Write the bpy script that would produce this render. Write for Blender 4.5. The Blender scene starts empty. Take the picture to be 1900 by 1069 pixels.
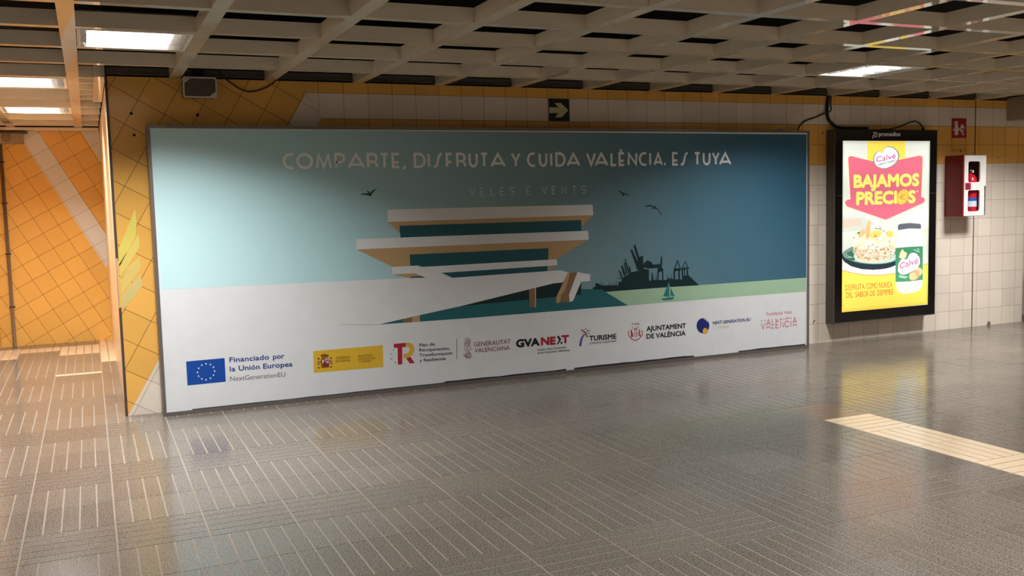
import bpy, bmesh, math, random
from mathutils import Vector, Matrix
S = bpy.context.scene
COL = S.collection
PI = math.pi

# ------------------------------------------------------------------ camera, world, exposure
D = 7.4766                       # camera stands this far in front of the tiled wall (wall plane is y = 0)
def setup_view():
    yaw, pitch, roll, f = 0.41555, -0.090245, -0.025362, 1769.0
    fwd = Vector((math.sin(yaw) * math.cos(pitch), math.cos(yaw) * math.cos(pitch), math.sin(pitch)))
    right = Vector((math.cos(yaw), -math.sin(yaw), 0))
    up = right.cross(fwd)
    c, s = math.cos(roll), math.sin(roll)
    r2 = c * right + s * up
    u2 = -s * right + c * up
    m = Matrix((r2, u2, -fwd)).transposed().to_4x4()
    m.translation = (0, -D, 1.5)
    cam = bpy.data.cameras.new('camera')
    o = bpy.data.objects.new('camera', cam)
    COL.objects.link(o)
    o.matrix_world = m
    cam.sensor_fit = 'HORIZONTAL'
    cam.sensor_width = 36
    cam.lens = f / 1900 * 36
    cam.clip_start = .05
    S.camera = o
    w = bpy.data.worlds.new('world')
    S.world = w
    w.use_nodes = True
    w.node_tree.nodes['Background'].inputs[0].default_value = (.012, .011, .010, 1)
    w.node_tree.nodes['Background'].inputs[1].default_value = 1
    vs = S.view_settings
    vs.view_transform = 'Standard'
    vs.look = 'None'
    vs.gamma = 1
    vs.use_curve_mapping = False
    vs.exposure = 0.0
setup_view()
LIGHT_COL = (.97, 1.0, 1.02)
LIGHT_W = 84.0                  # watts of one ceiling luminaire
LIGHT_SPREAD = math.radians(138)

# ------------------------------------------------------------------ helpers
def lin(c):
    return tuple(((v / 255) / 12.92 if v / 255 <= .04045 else ((v / 255 + .055) / 1.055) ** 2.4) for v in c) + (1,)

class NT:
    """small helper that writes node maths"""
    def __init__(s, name):
        s.m = bpy.data.materials.new(name)
        s.m.use_nodes = True
        s.t = s.m.node_tree
        s.b = s.t.nodes['Principled BSDF']
    def n(s, kind):
        return s.t.nodes.new(kind)
    def link(s, a, b):
        s.t.links.new(a, b)
    def put(s, sock, v):
        if isinstance(v, (int, float)):
            sock.default_value = v
        elif isinstance(v, tuple):
            sock.default_value = v
        else:
            s.link(v, sock)
    def math(s, op, a, b=0.0, c=0.0):
        q = s.n('ShaderNodeMath'); q.operation = op
        s.put(q.inputs[0], a); s.put(q.inputs[1], b); s.put(q.inputs[2], c)
        return q.outputs[0]
    def mix(s, f, a, b):
        q = s.n('ShaderNodeMix'); q.data_type = 'RGBA'
        s.put(q.inputs[0], f); s.put(q.inputs[6], a); s.put(q.inputs[7], b)
        return q.outputs[2]
    def pos(s):
        q = s.n('ShaderNodeTexCoord'); x = s.n('ShaderNodeSeparateXYZ')
        s.link(q.outputs['Object'], x.inputs[0])
        s.co = q.outputs['Object']
        return x.outputs
    def noise(s, scale, detail=3, co=None):
        q = s.n('ShaderNodeTexNoise'); q.inputs['Scale'].default_value = scale; q.inputs['Detail'].default_value = detail
        s.link(co or s.co, q.inputs['Vector'])
        return q.outputs['Fac']
    def ramp(s, f, stops):
        q = s.n('ShaderNodeValToRGB')
        e = q.color_ramp.elements
        while len(e) < len(stops): e.new(.5)
        for k, (p, c) in enumerate(stops): e[k].position = p; e[k].color = c
        s.put(q.inputs[0], f)
        return q.outputs[0]
    def cell(s, a, b):
        q = s.n('ShaderNodeTexWhiteNoise'); q.noise_dimensions = '2D'
        v = s.n('ShaderNodeCombineXYZ'); s.put(v.inputs[0], a); s.put(v.inputs[1], b)
        s.link(v.outputs[0], q.inputs['Vector'])
        return q.outputs['Value']

MATS = {}
def mat(name, rgb, rough=.5, spec=.5, metal=0.0, emit=0.0):
    if name in MATS: return MATS[name]
    t = NT(name)
    t.pos()
    c = lin(rgb)
    n = t.noise(9, 3)
    k = t.math('MULTIPLY_ADD', n, .12, .94)
    q = t.n('ShaderNodeMix'); q.data_type = 'RGBA'; q.blend_type = 'MULTIPLY'
    q.inputs[0].default_value = 1; q.inputs[6].default_value = c
    v = t.n('ShaderNodeCombineXYZ')
    for i in range(3): t.link(k, v.inputs[i])
    t.link(v.outputs[0], q.inputs[7])
    t.link(q.outputs[2], t.b.inputs['Base Color'])
    t.b.inputs['Roughness'].default_value = rough
    t.b.inputs['Specular IOR Level'].default_value = spec
    t.b.inputs['Metallic'].default_value = metal
    if emit:
        t.b.inputs['Emission Color'].default_value = c
        t.b.inputs['Emission Strength'].default_value = emit
    MATS[name] = t.m
    return t.m

def tile_mat(name, rgb, ang=0.0, ox=0.0, oz=.198, px=.2, pz=.1985, axis='x', grout=(92, 58, 26), g=.0017, var=.10, rough=.22):
    """glazed wall tiles: grid turned by ang in the wall plane"""
    t = NT(name)
    p = t.pos()
    a = t.math('SUBTRACT', p[0] if axis == 'x' else p[1], ox)
    b = t.math('SUBTRACT', p[2], oz)
    ca, sa = math.cos(ang), math.sin(ang)
    u = t.math('DIVIDE', t.math('ADD', t.math('MULTIPLY', a, ca), t.math('MULTIPLY', b, sa)), px)
    v = t.math('DIVIDE', t.math('ADD', t.math('MULTIPLY', a, -sa), t.math('MULTIPLY', b, ca)), pz)
    def edge(w, per):
        f = t.math('ABSOLUTE', t.math('SUBTRACT', t.math('FRACT', w), .5))
        return t.math('GREATER_THAN', f, .5 - g / per)
    m = t.math('MAXIMUM', edge(u, px), edge(v, pz))
    r = t.cell(t.math('FLOOR', u), t.math('FLOOR', v))
    dirt = t.noise(2.3, 5)
    k = t.math('MULTIPLY_ADD', r, var, 1 - var * .6)
    k = t.math('MULTIPLY', k, t.math('MULTIPLY_ADD', dirt, .14, .92))
    h = t.n('ShaderNodeHueSaturation'); h.inputs['Color'].default_value = lin(rgb); t.link(k, h.inputs['Value'])
    t.link(t.mix(m, h.outputs[0], lin(grout)), t.b.inputs['Base Color'])
    t.link(t.math('MULTIPLY_ADD', m, .6, rough), t.b.inputs['Roughness'])
    t.b.inputs['Specular IOR Level'].default_value = .4
    return t.m

class MB:
    """collects shapes into one mesh"""
    def __init__(s): s.v = []; s.f = []; s.m = []; s.mats = []; s.sm = []
    def mi(s, m):
        if m not in s.mats: s.mats.append(m)
        return s.mats.index(m)
    def face(s, pts, m, smooth=False):
        b = len(s.v); s.v += [tuple(p) for p in pts]; s.f.append(tuple(range(b, b + len(pts)))); s.m.append(s.mi(m)); s.sm.append(smooth)
    def box(s, x0, x1, y0, y1, z0, z1, m, bev=0.0):
        if bev:
            return s.bbox(x0, x1, y0, y1, z0, z1, m, bev)
        b = len(s.v)
        s.v += [(x0, y0, z0), (x1, y0, z0), (x1, y1, z0), (x0, y1, z0), (x0, y0, z1), (x1, y0, z1), (x1, y1, z1), (x0, y1, z1)]
        k = s.mi(m)
        for q in ((0, 3, 2, 1), (4, 5, 6, 7), (0, 1, 5, 4), (1, 2, 6, 5), (2, 3, 7, 6), (3, 0, 4, 7)):
            s.f.append(tuple(b + i for i in q)); s.m.append(k); s.sm.append(False)
    def add_bm(s, bm, m, smooth=False):
        b = len(s.v); k = s.mi(m)
        bm.verts.ensure_lookup_table()
        s.v += [tuple(v.co) for v in bm.verts]
        for f in bm.faces:
            s.f.append(tuple(b + v.index for v in f.verts)); s.m.append(k); s.sm.append(smooth)
        bm.free()
    def bbox(s, x0, x1, y0, y1, z0, z1, m, bev, seg=2):
        bm = bmesh.new()
        bmesh.ops.create_cube(bm, size=1, matrix=Matrix.Translation(((x0 + x1) / 2, (y0 + y1) / 2, (z0 + z1) / 2)) @ Matrix.Diagonal((x1 - x0, y1 - y0, z1 - z0, 1)))
        bmesh.ops.bevel(bm, geom=bm.edges[:], offset=bev, segments=seg, profile=.5, affect='EDGES')
        bm.verts.index_update()
        s.add_bm(bm, m)
    def lathe(s, prof, c, m, n=28, axis='z', smooth=True):
        """prof: (radius, height) pairs turned about an axis through c"""
        b = len(s.v); k = s.mi(m)
        for r, h in prof:
            for i in range(n):
                a = 2 * PI * i / n
                p = (r * math.cos(a), r * math.sin(a), h)
                if axis == 'x': p = (p[2], p[0], p[1])
                elif axis == 'y': p = (p[0], p[2], p[1])
                s.v.append((c[0] + p[0], c[1] + p[1], c[2] + p[2]))
        for j in range(len(prof) - 1):
            for i in range(n):
                s.f.append((b + j * n + i, b + j * n + (i + 1) % n, b + (j + 1) * n + (i + 1) % n, b + (j + 1) * n + i)); s.m.append(k); s.sm.append(smooth)
        for j in (0, len(prof) - 1):
            s.f.append(tuple(b + j * n + i for i in range(n))); s.m.append(k); s.sm.append(False)
    def tube(s, pts, r, m, n=8, sub=5):
        """smooth tube through points (Catmull-Rom)"""
        P = [Vector(p) for p in pts]
        Q = []
        for i in range(len(P) - 1):
            a, b_, c, d = P[max(i - 1, 0)], P[i], P[i + 1], P[min(i + 2, len(P) - 1)]
            for k in range(sub):
                u = k / sub
                Q.append(.5 * ((2 * b_) + (c - a) * u + (2 * a - 5 * b_ + 4 * c - d) * u * u + (3 * b_ - a - 3 * c + d) * u ** 3))
        Q.append(P[-1])
        b = len(s.v); k = s.mi(m)
        for i, q in enumerate(Q):
            t = (Q[min(i + 1, len(Q) - 1)] - Q[max(i - 1, 0)]).normalized()
            ref = Vector((0, 1, 0)) if abs(t.y) < .9 else Vector((1, 0, 0))
            e1 = t.cross(ref).normalized(); e2 = t.cross(e1)
            for j in range(n):
                a = 2 * PI * j / n
                s.v.append(tuple(q + r * (math.cos(a) * e1 + math.sin(a) * e2)))
        for i in range(len(Q) - 1):
            for j in range(n):
                s.f.append((b + i * n + j, b + i * n + (j + 1) % n, b + (i + 1) * n + (j + 1) % n, b + (i + 1) * n + j)); s.m.append(k); s.sm.append(True)
        for i in (0, len(Q) - 1):
            s.f.append(tuple(b + i * n + j for j in range(n))); s.m.append(k); s.sm.append(False)
    def extrude_xz(s, pts, y0, y1, m):
        """outline in the x-z plane given thickness from y0 to y1"""
        s.face([(x, y0, z) for x, z in pts], m)
        s.face([(x, y1, z) for x, z in reversed(pts)], m)
        for i in range(len(pts)):
            a, b = pts[i], pts[(i + 1) % len(pts)]
            s.face([(a[0], y0, a[1]), (a[0], y1, a[1]), (b[0], y1, b[1]), (b[0], y0, b[1])], m)
    def flat(s, pts, y, m):
        s.face([(x, y, z) for x, z in pts], m)
    def stroke(s, pts, w, y, m):
        """ribbon of width w along a polyline in the x-z plane, mitred"""
        P = [Vector(p) for p in pts]
        closed = (P[0] - P[-1]).length < 1e-5 and len(P) > 2
        L, R = [], []
        for i, p in enumerate(P):
            a = P[i - 1] if i else (P[-2] if closed else None)
            b = P[i + 1] if i + 1 < len(P) else (P[1] if closed else None)
            d1 = (p - a).normalized() if a is not None else None
            d2 = (b - p).normalized() if b is not None else None
            if d1 is None: d1 = d2
            if d2 is None: d2 = d1
            n1 = Vector((-d1.y, d1.x)); n2 = Vector((-d2.y, d2.x))
            n = n1 + n2
            n = n.normalized() if n.length > 1e-4 else n1
            k = min(1 / max(n.dot(n1), .3), 2.2) * w / 2
            L.append(p + n * k); R.append(p - n * k)
        for i in range(len(P) - 1):
            s.flat([tuple(L[i]), tuple(L[i + 1]), tuple(R[i + 1]), tuple(R[i])], y, m)
    def build(s, name, parent=None, **props):
        me = bpy.data.meshes.new(name)
        me.from_pydata(s.v, [], s.f)
        for m in s.mats: me.materials.append(m)
        me.polygons.foreach_set('material_index', s.m)
        me.polygons.foreach_set('use_smooth', s.sm)
        me.update()
        o = bpy.data.objects.new(name, me)
        COL.objects.link(o)
        if parent is not None:
            o.parent = parent
            o.location = -Vector(parent['_base'])
        for k, v in props.items(): o[k] = v
        return o

def thing(name, label, cat, loc, group=None):
    o = bpy.data.objects.new(name, None)
    COL.objects.link(o)
    o.location = loc
    o.empty_display_size = .1
    o['label'] = label; o['category'] = cat
    if group: o['group'] = group
    o['_base'] = loc
    return o
def sub(mb, name, part, **props):
    """a sub-part: modelled in world coordinates, hung under a part"""
    o = mb.build(name, None, **props)
    o.parent = part
    return o
def tag(o, label, cat, group=None):
    o['label'] = label; o['category'] = cat
    if group: o['group'] = group
    return o
def struct(mb, name, **props):
    o = mb.build(name, None, **props); o['kind'] = 'structure'
    return o

# ------------------------------------------------------------------ materials of the place
ORANGE = (238, 178, 88)
WHITE = (230, 214, 196)
DIAG = math.radians(-30)
m_or_d = tile_mat('orange_tiles_turned', ORANGE, DIAG, .381, 2.302, .2015, .1995)
m_wh_d = tile_mat('white_tiles_turned', WHITE, DIAG, .381, 2.302, .2015, .1995, grout=(138, 116, 92), g=.0015)
m_or_l = tile_mat('orange_tiles', ORANGE, 0, 1.695, .198, .1984)
m_wh_l = tile_mat('white_tiles', WHITE, 0, 1.695, .198, .1984, grout=(138, 116, 92), g=.0015)
m_or_r = tile_mat('orange_tiles_right', ORANGE, 0, 6.655, .198, .2018)
m_wh_r = tile_mat('white_tiles_right', WHITE, 0, 6.655, .198, .2018, grout=(138, 116, 92), g=.0015)
m_or_e = tile_mat('orange_tiles_end', ORANGE, 0, 8.879, .198, .199)
m_wh_e = tile_mat('white_tiles_end', WHITE, 0, 8.879, .198, .199, grout=(138, 116, 92), g=.0015)
BK = math.radians(28.5)
m_or_b = tile_mat('orange_tiles_far', (244, 190, 98), BK, -.524, 2.153, .1885, .1985)
m_wh_b = tile_mat('white_tiles_far', (230, 226, 216), BK, -.524, 2.153, .1885, .1985, grout=(138, 116, 92), g=.0015)
m_or_s = tile_mat('orange_tiles_side', (244, 190, 98), BK, 0, .1, .19, .1985, axis='y')
m_wh_s = tile_mat('white_tiles_side', WHITE, BK, 0, .1, .19, .1985, axis='y')
m_pch_s = tile_mat('cream_orange_tiles_side', (238, 200, 158), BK, 0, .1, .19, .1985, axis='y')
m_wh_y = tile_mat('white_tiles_hall', WHITE, 0, 0, .198, .2, axis='y')
m_plenum = mat('black_plenum', (26, 24, 24), .9, .1)
m_dark = mat('dark_metal', (84, 73, 65), .45, .5, .3)
m_angle = mat('dull_steel', (112, 106, 100), .35, .5, .6)
m_grid = mat('grid_paint', (242, 227, 202), .35, .5)
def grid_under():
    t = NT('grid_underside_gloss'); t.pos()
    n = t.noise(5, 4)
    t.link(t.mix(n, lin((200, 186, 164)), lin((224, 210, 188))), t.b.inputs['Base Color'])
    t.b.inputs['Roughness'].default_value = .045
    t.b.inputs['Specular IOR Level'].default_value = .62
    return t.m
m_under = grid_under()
m_beige = mat('beige_paint', (168, 150, 126), .5, .4)

TX, TY, FX0, FY0 = .3965, .395, .034, 3.30 - D      # paving module
def slat_mat():
    """polished terrazzo of the paving slats, with a few cream tactile tiles and one worn brown tile"""
    t = NT('terrazzo_slats')
    p = t.pos()
    ci = t.math('FLOOR', t.math('DIVIDE', t.math('SUBTRACT', p[0], FX0), TX))
    ri = t.math('FLOOR', t.math('DIVIDE', t.math('SUBTRACT', p[1], FY0), TY))
    def is_tile(c, r):
        return t.math('MULTIPLY', t.math('COMPARE', ci, c, .1), t.math('COMPARE', ri, r, .1))
    def between(w, a, b):
        return t.math('MULTIPLY', t.math('GREATER_THAN', w, a), t.math('LESS_THAN', w, b))
    cream = t.math('MULTIPLY', t.math('COMPARE', ci, 11, .1), between(ri, -8.5, 3.5))
    for c, a, b in ((0, 10.36, 12.3), (-1, 11.06, 11.78), (-2, 11.47, 11.80), (-3, 11.06, 11.86), (-1, 9.665, 9.75)):
        cream = t.math('MAXIMUM', cream, t.math('MULTIPLY', t.math('COMPARE', ci, c, .1), between(p[1], a - D, b - D)))
    tan = is_tile(11, 4)
    rnd = t.cell(ci, ri)
    sp = t.noise(170, 2)
    sp2 = t.noise(80, 3)
    big = t.noise(1.1, 4)
    stone = t.mix(t.math('MULTIPLY_ADD', sp, 2.4, -.7), lin((66, 58, 50)), lin((152, 141, 128)))
    stone = t.mix(t.math('MULTIPLY', t.math('GREATER_THAN', sp2, .60), .6), stone, lin((80, 62, 48)))
    h = t.n('ShaderNodeHueSaturation'); t.link(stone, h.inputs['Color'])
    t.link(t.math('ADD', t.math('MULTIPLY_ADD', rnd, .16, .84), t.math('MULTIPLY_ADD', big, .3, -.15)), h.inputs['Value'])
    c = t.mix(tan, h.outputs[0], lin((126, 106, 90)))
    c = t.mix(cream, c, lin((224, 197, 163)))
    t.link(c, t.b.inputs['Base Color'])
    r = t.math('ADD', t.math('MULTIPLY_ADD', t.noise(3.2, 5), .16, .06), t.math('MULTIPLY', sp, .05))
    t.link(r, t.b.inputs['Roughness'])
    t.b.inputs['Specular IOR Level'].default_value = .30
    return t.m
def groove_mat():
    t = NT('paving_grooves'); t.pos()
    c = t.mix(t.noise(1.4, 4), lin((126, 113, 100)), lin((160, 147, 131)))
    t.link(c, t.b.inputs['Base Color'])
    t.b.inputs['Roughness'].default_value = .9; t.b.inputs['Specular IOR Level'].default_value = .1
    return t.m

# ------------------------------------------------------------------ shell of the hall
XL, XR, YN, YF, ZT, ZG = -5.0, 14.0, -12.0, 4.67, 3.0, 2.465
def paving():
    """square tiles of five raised slats; every third row of tiles is laid crosswise"""
    mb = MB(); ms, mg = slat_mat(), groove_mat()
    zg = -.0014
    mb.box(XL - .2, XR + .2, YN - .2, YF + .4, -.12, zg, mg)
    c0, c1 = math.floor((XL - FX0) / TX), math.ceil((XR - FX0) / TX)
    r0, r1 = math.floor((YN - FY0) / TY), math.ceil((YF + .2 - FY0) / TY)
    rr = random.Random(11)
    G, J = .0041, .0019
    k = mb.mi(ms)
    for c in range(c0, c1):
        for r in range(r0, r1):
            cross = r % 3 == 0
            if (c, r) == (7, 0) or (-3 <= c <= 0 and r >= 18): cross = False
            if (c, r) == (11, 4): cross = True
            x0, y0 = FX0 + c * TX, FY0 + r * TY
            for i in range(5):
                e = rr.uniform(-.0006, .0006)
                if cross:
                    a, b = x0 + G, x0 + TX - G
                    d, f = y0 + TY * i / 5 + G + e, y0 + TY * (i + 1) / 5 - G + e
                else:
                    a, b = x0 + TX * i / 5 + G + e, x0 + TX * (i + 1) / 5 - G + e
                    d, f = y0 + J, y0 + TY - J
                n = len(mb.v)
                mb.v += [(a, d, zg), (b, d, zg), (b, f, zg), (a, f, zg), (a, d, 0), (b, d, 0), (b, f, 0), (a, f, 0)]
                for q in ((4, 5, 6, 7), (0, 1, 5, 4), (1, 2, 6, 5), (2, 3, 7, 6), (3, 0, 4, 7)):
                    mb.f.append(tuple(n + v for v in q)); mb.m.append(k); mb.sm.append(False)
    struct(mb, 'floor')
paving()
mb = MB(); mb.box(XL - .2, XR + .2, YN - .2, YF + .4, ZT, ZT + .1, m_plenum); struct(mb, 'ceiling')

def wall_main():
    mb = MB()
    L1 = lambda z: .1818 + z * .5962
    def F(z): return 1.557 + (ZG - z) * .5607
    y = 0
    mb.flat([(.178, 0), (L1(0), 0), (1.602, 2.382), (1.557, ZG), (.178, ZG)], y, m_or_d)
    mb.flat([(L1(0), 0), (L1(0) + .229, 0), (1.7135, 2.185), (1.602, 2.382)], y, m_wh_d)
    mb.flat([(L1(0) + .229, 0), (1.762, 0), (1.762, 2.10), (1.7135, 2.185)], y, m_or_d)
    for x0, x1, mo, mw, left in ((0, 6.46, m_or_l, m_wh_l, True), (6.46, 8.812, m_or_r, m_wh_r, False), (8.812, 9.6, m_or_e, m_wh_e, False)):
        for z0, z1, m in ((2.382, ZG, mo), (2.185, 2.382, mw), (1.787, 2.185, mo), (0, 1.787, mw)):
            a, b = x0, x0
            if left:
                a, b = F(z0), F(z1)
                if z1 < 2.3:
                    a = 1.762
                    if z0 < 1: b = 1.762
            pts = [(a, z0), (x1, z0), (x1, z1), (b, z1)]
            if left and abs(z1 - 2.185) < 1e-6: pts.append((1.762, 2.10))
            mb.flat(pts, y, m)
    # screw holes, a knocked-off corner and a smear on the glaze
    m_hole = mat('old_screw_holes', (48, 34, 20), .8, .1); m_chip = mat('bare_mortar', (120, 106, 92), .9, .1)
    for hx, hz, hr in ((.331, 2.204, .011), (.788, 2.199, .012), (.342, 2.05, .010), (6.705, 2.103, .009), (8.60, 1.925, .010), (8.50, 1.93, .007), (9.17, 1.85, .008)):
        mb.flat([(hx + hr * math.cos(a * PI / 5), hz + hr * math.sin(a * PI / 5)) for a in range(10)], -.0006, m_hole)
    mb.flat([(6.588, .196), (6.612, .222), (6.622, .240), (6.606, .236), (6.592, .214)], -.0006, m_hole)
    mb.flat([(9.045, .001), (9.055, .030), (9.072, .044), (9.098, .040), (9.106, .012), (9.10, .001)], -.0006, m_chip)
    mb.flat([(.178, ZG), (9.6, ZG), (9.6, ZT), (.178, ZT)], y, m_plenum)
    # body of the wall behind the tiles, and the return into the passage on the left
    mb.face([(.178, 0, 0), (.178, 0, ZG), (.178, YF, ZG), (.178, YF, 0)], m_pch_s)
    mb.face([(.178, 0, ZG), (.178, 0, ZT), (.178, YF, ZT), (.178, YF, ZG)], m_plenum)
    mb.face([(9.6, 0, 0), (9.6, .4, 0), (9.6, .4, ZT), (9.6, 0, ZT)], m_wh_y)
    mb.face([(.178, YF, 0), (9.6, .4, 0), (9.6, .4, ZT), (.178, YF, ZT)], m_plenum)
    return struct(mb, 'wall_front')
wall_main()

def wall_far():
    mb = MB(); y = YF
    s = 1 / 1.855
    LX = lambda z: -.615 + (2.296 - z) * s
    RX = lambda z: LX(z) + .226
    R2 = lambda z: RX(z) + .445
    z1 = 2.43
    mb.flat([(-1.0, 0), (LX(0), 0), (LX(z1), z1), (-1.0, z1)], y, m_or_b)
    mb.flat([(LX(0), 0), (RX(0), 0), (RX(z1), z1), (LX(z1), z1)], y, m_wh_b)
    mb.flat([(RX(0), 0), (R2(0), 0), (R2(z1), z1), (RX(z1), z1)], y, m_or_b)
    mb.flat([(R2(0), 0), (R2(0) + .4, 0), (R2(0) + .4, z1), (R2(z1), z1)], y, m_wh_b)
    mb.flat([(-1.0, z1), (R2(0) + .4, z1), (R2(0) + .4, ZT), (-1.0, ZT)], y, m_plenum)
    return struct(mb, 'wall_back')
wall_far()
def wall_left():
    mb = MB(); x = -.98; y0 = .6
    mb.face([(x, y0, 0), (x, YF - .1, 0), (x, y0 + 1.4, 2.465), (x, y0, 2.465)], m_wh_s)
    mb.face([(x, YF - .1, 0), (x, YF, 0), (x, YF, 2.465), (x, y0 + 1.4, 2.465)], m_or_s)
    mb.face([(x, y0, 2.465), (x, YF, 2.465), (x, YF, ZT), (x, y0, ZT)], m_plenum)
    return struct(mb, 'wall_left')
wall_left()
mb = MB(); mb.face([(-.98, .6, 0), (-.98, .6, ZT), (XL, .6, ZT), (XL, .6, 0)], m_or_d); struct(mb, 'wall_far_left')
mb = MB(); mb.face([(XL, .6, 0), (XL, .6, ZT), (XL, YN, ZT), (XL, YN, 0)], m_wh_y); struct(mb, 'wall_west')
mb = MB(); mb.face([(XL, YN, 0), (XL, YN, ZT), (XR, YN, ZT), (XR, YN, 0)], m_wh_l); struct(mb, 'wall_rear')
mb = MB(); mb.face([(XR, YN, 0), (XR, YN, ZT), (XR, .4, ZT), (XR, .4, 0)], m_wh_y); struct(mb, 'wall_right')
mb = MB(); mb.face([(9.6, .4, 0), (9.6, .4, ZT), (XR, .4, ZT), (XR, .4, 0)], m_wh_l); struct(mb, 'wall_far_right')

# steel edges and the dark gap under the plenum
mb = MB()
mb.box(.166, .184, -.006, .02, 0, .80, m_dark); mb.box(.166, .184, -.006, .02, 1.165, ZG, m_dark); mb.box(.166, .172, .0, .03, .8, 1.165, m_beige)
struct(mb, 'trim_1')
mb = MB(); mb.box(8.807, 8.817, -.003, .01, 0, ZG, mat('joint_filler', (74, 56, 40), .8, .1)); struct(mb, 'trim_2')
mb = MB()
mb.box(.18, 9.29, -.035, 0, 2.478, 2.483, m_angle); mb.box(.18, 9.29, -.012, -.004, 2.483, 2.53, m_angle)
struct(mb, 'trim_3')
mb = MB(); mb.box(9.29, 9.9, -2.2, .001, 2.245, 2.50, m_beige, .004); struct(mb, 'trim_4')

# ------------------------------------------------------------------ open ceiling grid
PX, BW = .683, .08
def bx(j): return -.08 + PX * j
SL_HALL = [4.91 + .663 * k - D for k in range(-14, 4)]
SL_PASS = [v - D for v in (7.61, 8.315, 9.03, 9.72, 10.42, 11.12, 11.80)]
def ceiling_grid():
    mb = MB()
    z0, z1 = ZG, ZG + .082
    def bar(x0, x1, y0, y1):
        mb.box(x0, x1, y0, y1, z0 + .0008, z1, m_grid)
        mb.face([(x0, y0, z0), (x0, y1, z0), (x1, y1, z0), (x1, y0, z0)], m_under)
    js = range(-7, 21)
    for j in js:
        x = bx(j)
        ye = YF - .02 if j in (-1, 0) else (-.004 if j > 0 else .59)
        if j >= 14: ye = .38
        bar(x, x + BW, YN + .02, ye)
    for y in SL_HALL:
        for j in list(js)[:-1]:
            bar(bx(j) + BW, bx(j + 1), y - .033, y + .033)
    for y in SL_PASS:
        bar(-.97, bx(-1), y - .033, y + .033)
        bar(bx(-1) + BW, bx(0), y - .033, y + .033)
        bar(0, .10 if y < 1.9 else .17, y - .033, y + .033)
    bar(.10, .172, .05, 1.75)
    for y in (.45, 1.2): bar(0, .10, y - .03, y + .03)
    # closing board along the far wall of the passage
    mb.box(-.97, .17, YF - .16, YF - .02, 2.43, 2.462, m_grid)
    return struct(mb, 'ceiling_grid')
ceiling_grid()

# ------------------------------------------------------------------ ceiling luminaires
m_tube = NT('fluorescent_tube'); m_tube.b.inputs['Base Color'].default_value = (1, 1, 1, 1)
m_tube.b.inputs['Emission Color'].default_value = (1, .97, .97, 1); m_tube.b.inputs['Emission Strength'].default_value = 14
m_tube = m_tube.m
m_louv = mat('bright_louver', (214, 212, 208), .22, .6, .55)
m_case = mat('white_enamel', (214, 208, 198), .4, .5)
def make_light(label):
    t = thing('ceiling_light', label, 'ceiling light', (0, 0, 0), 'louvered ceiling lights in the grid')
    w, d = .298, .298
    mb = MB()
    for a in ((-w, -w + .02, -d, d), (w - .02, w, -d, d), (-w + .02, w - .02, -d, -d + .02), (-w + .02, w - .02, d - .02, d)):
        mb.box(a[0], a[1], a[2], a[3], -.004, .10, m_case)
    mb.build('frame', t)
    mb = MB(); mb.box(-w + .02, w - .02, -d + .02, d - .02, .09, .10, m_case); mb.build('back_plate', t)
    for k in range(4):
        y = -.205 + .137 * k
        mb = MB(); mb.lathe([(.021, -.205), (.021, .205)], (-.03, y, .048), m_tube, 14, 'x'); mb.build('tube', t)
    mb = MB()
    for k in range(1, 4):
        y = -.273 + .137 * k
        mb.box(-w + .02, w - .02, y - .003, y + .003, 0, .05, m_louv)
    for x in (-.262, -.19, .185, .225, .262):
        for k in range(4):
            y0 = -.275 + .137 * k
            mb.face([(x - .012, y0, .05), (x + .012, y0 + .002, .0), (x + .012, y0 + .135, .0), (x - .012, y0 + .137, .05)], m_louv)
    mb.build('louver', t)
    li = bpy.data.lights.new('lamp_light', 'AREA')
    li.shape = 'SQUARE'; li.size = .52; li.energy = LIGHT_W; li.color = LIGHT_COL; li.spread = LIGHT_SPREAD
    lo = bpy.data.objects.new('lamp_light', li); COL.objects.link(lo); lo.parent = t; lo.location = (0, 0, -.006)
    return t
def cell(j, ya, yb): return (bx(j) + BW + (PX - BW) / 2, (ya + yb) / 2, ZG + .002)
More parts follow.
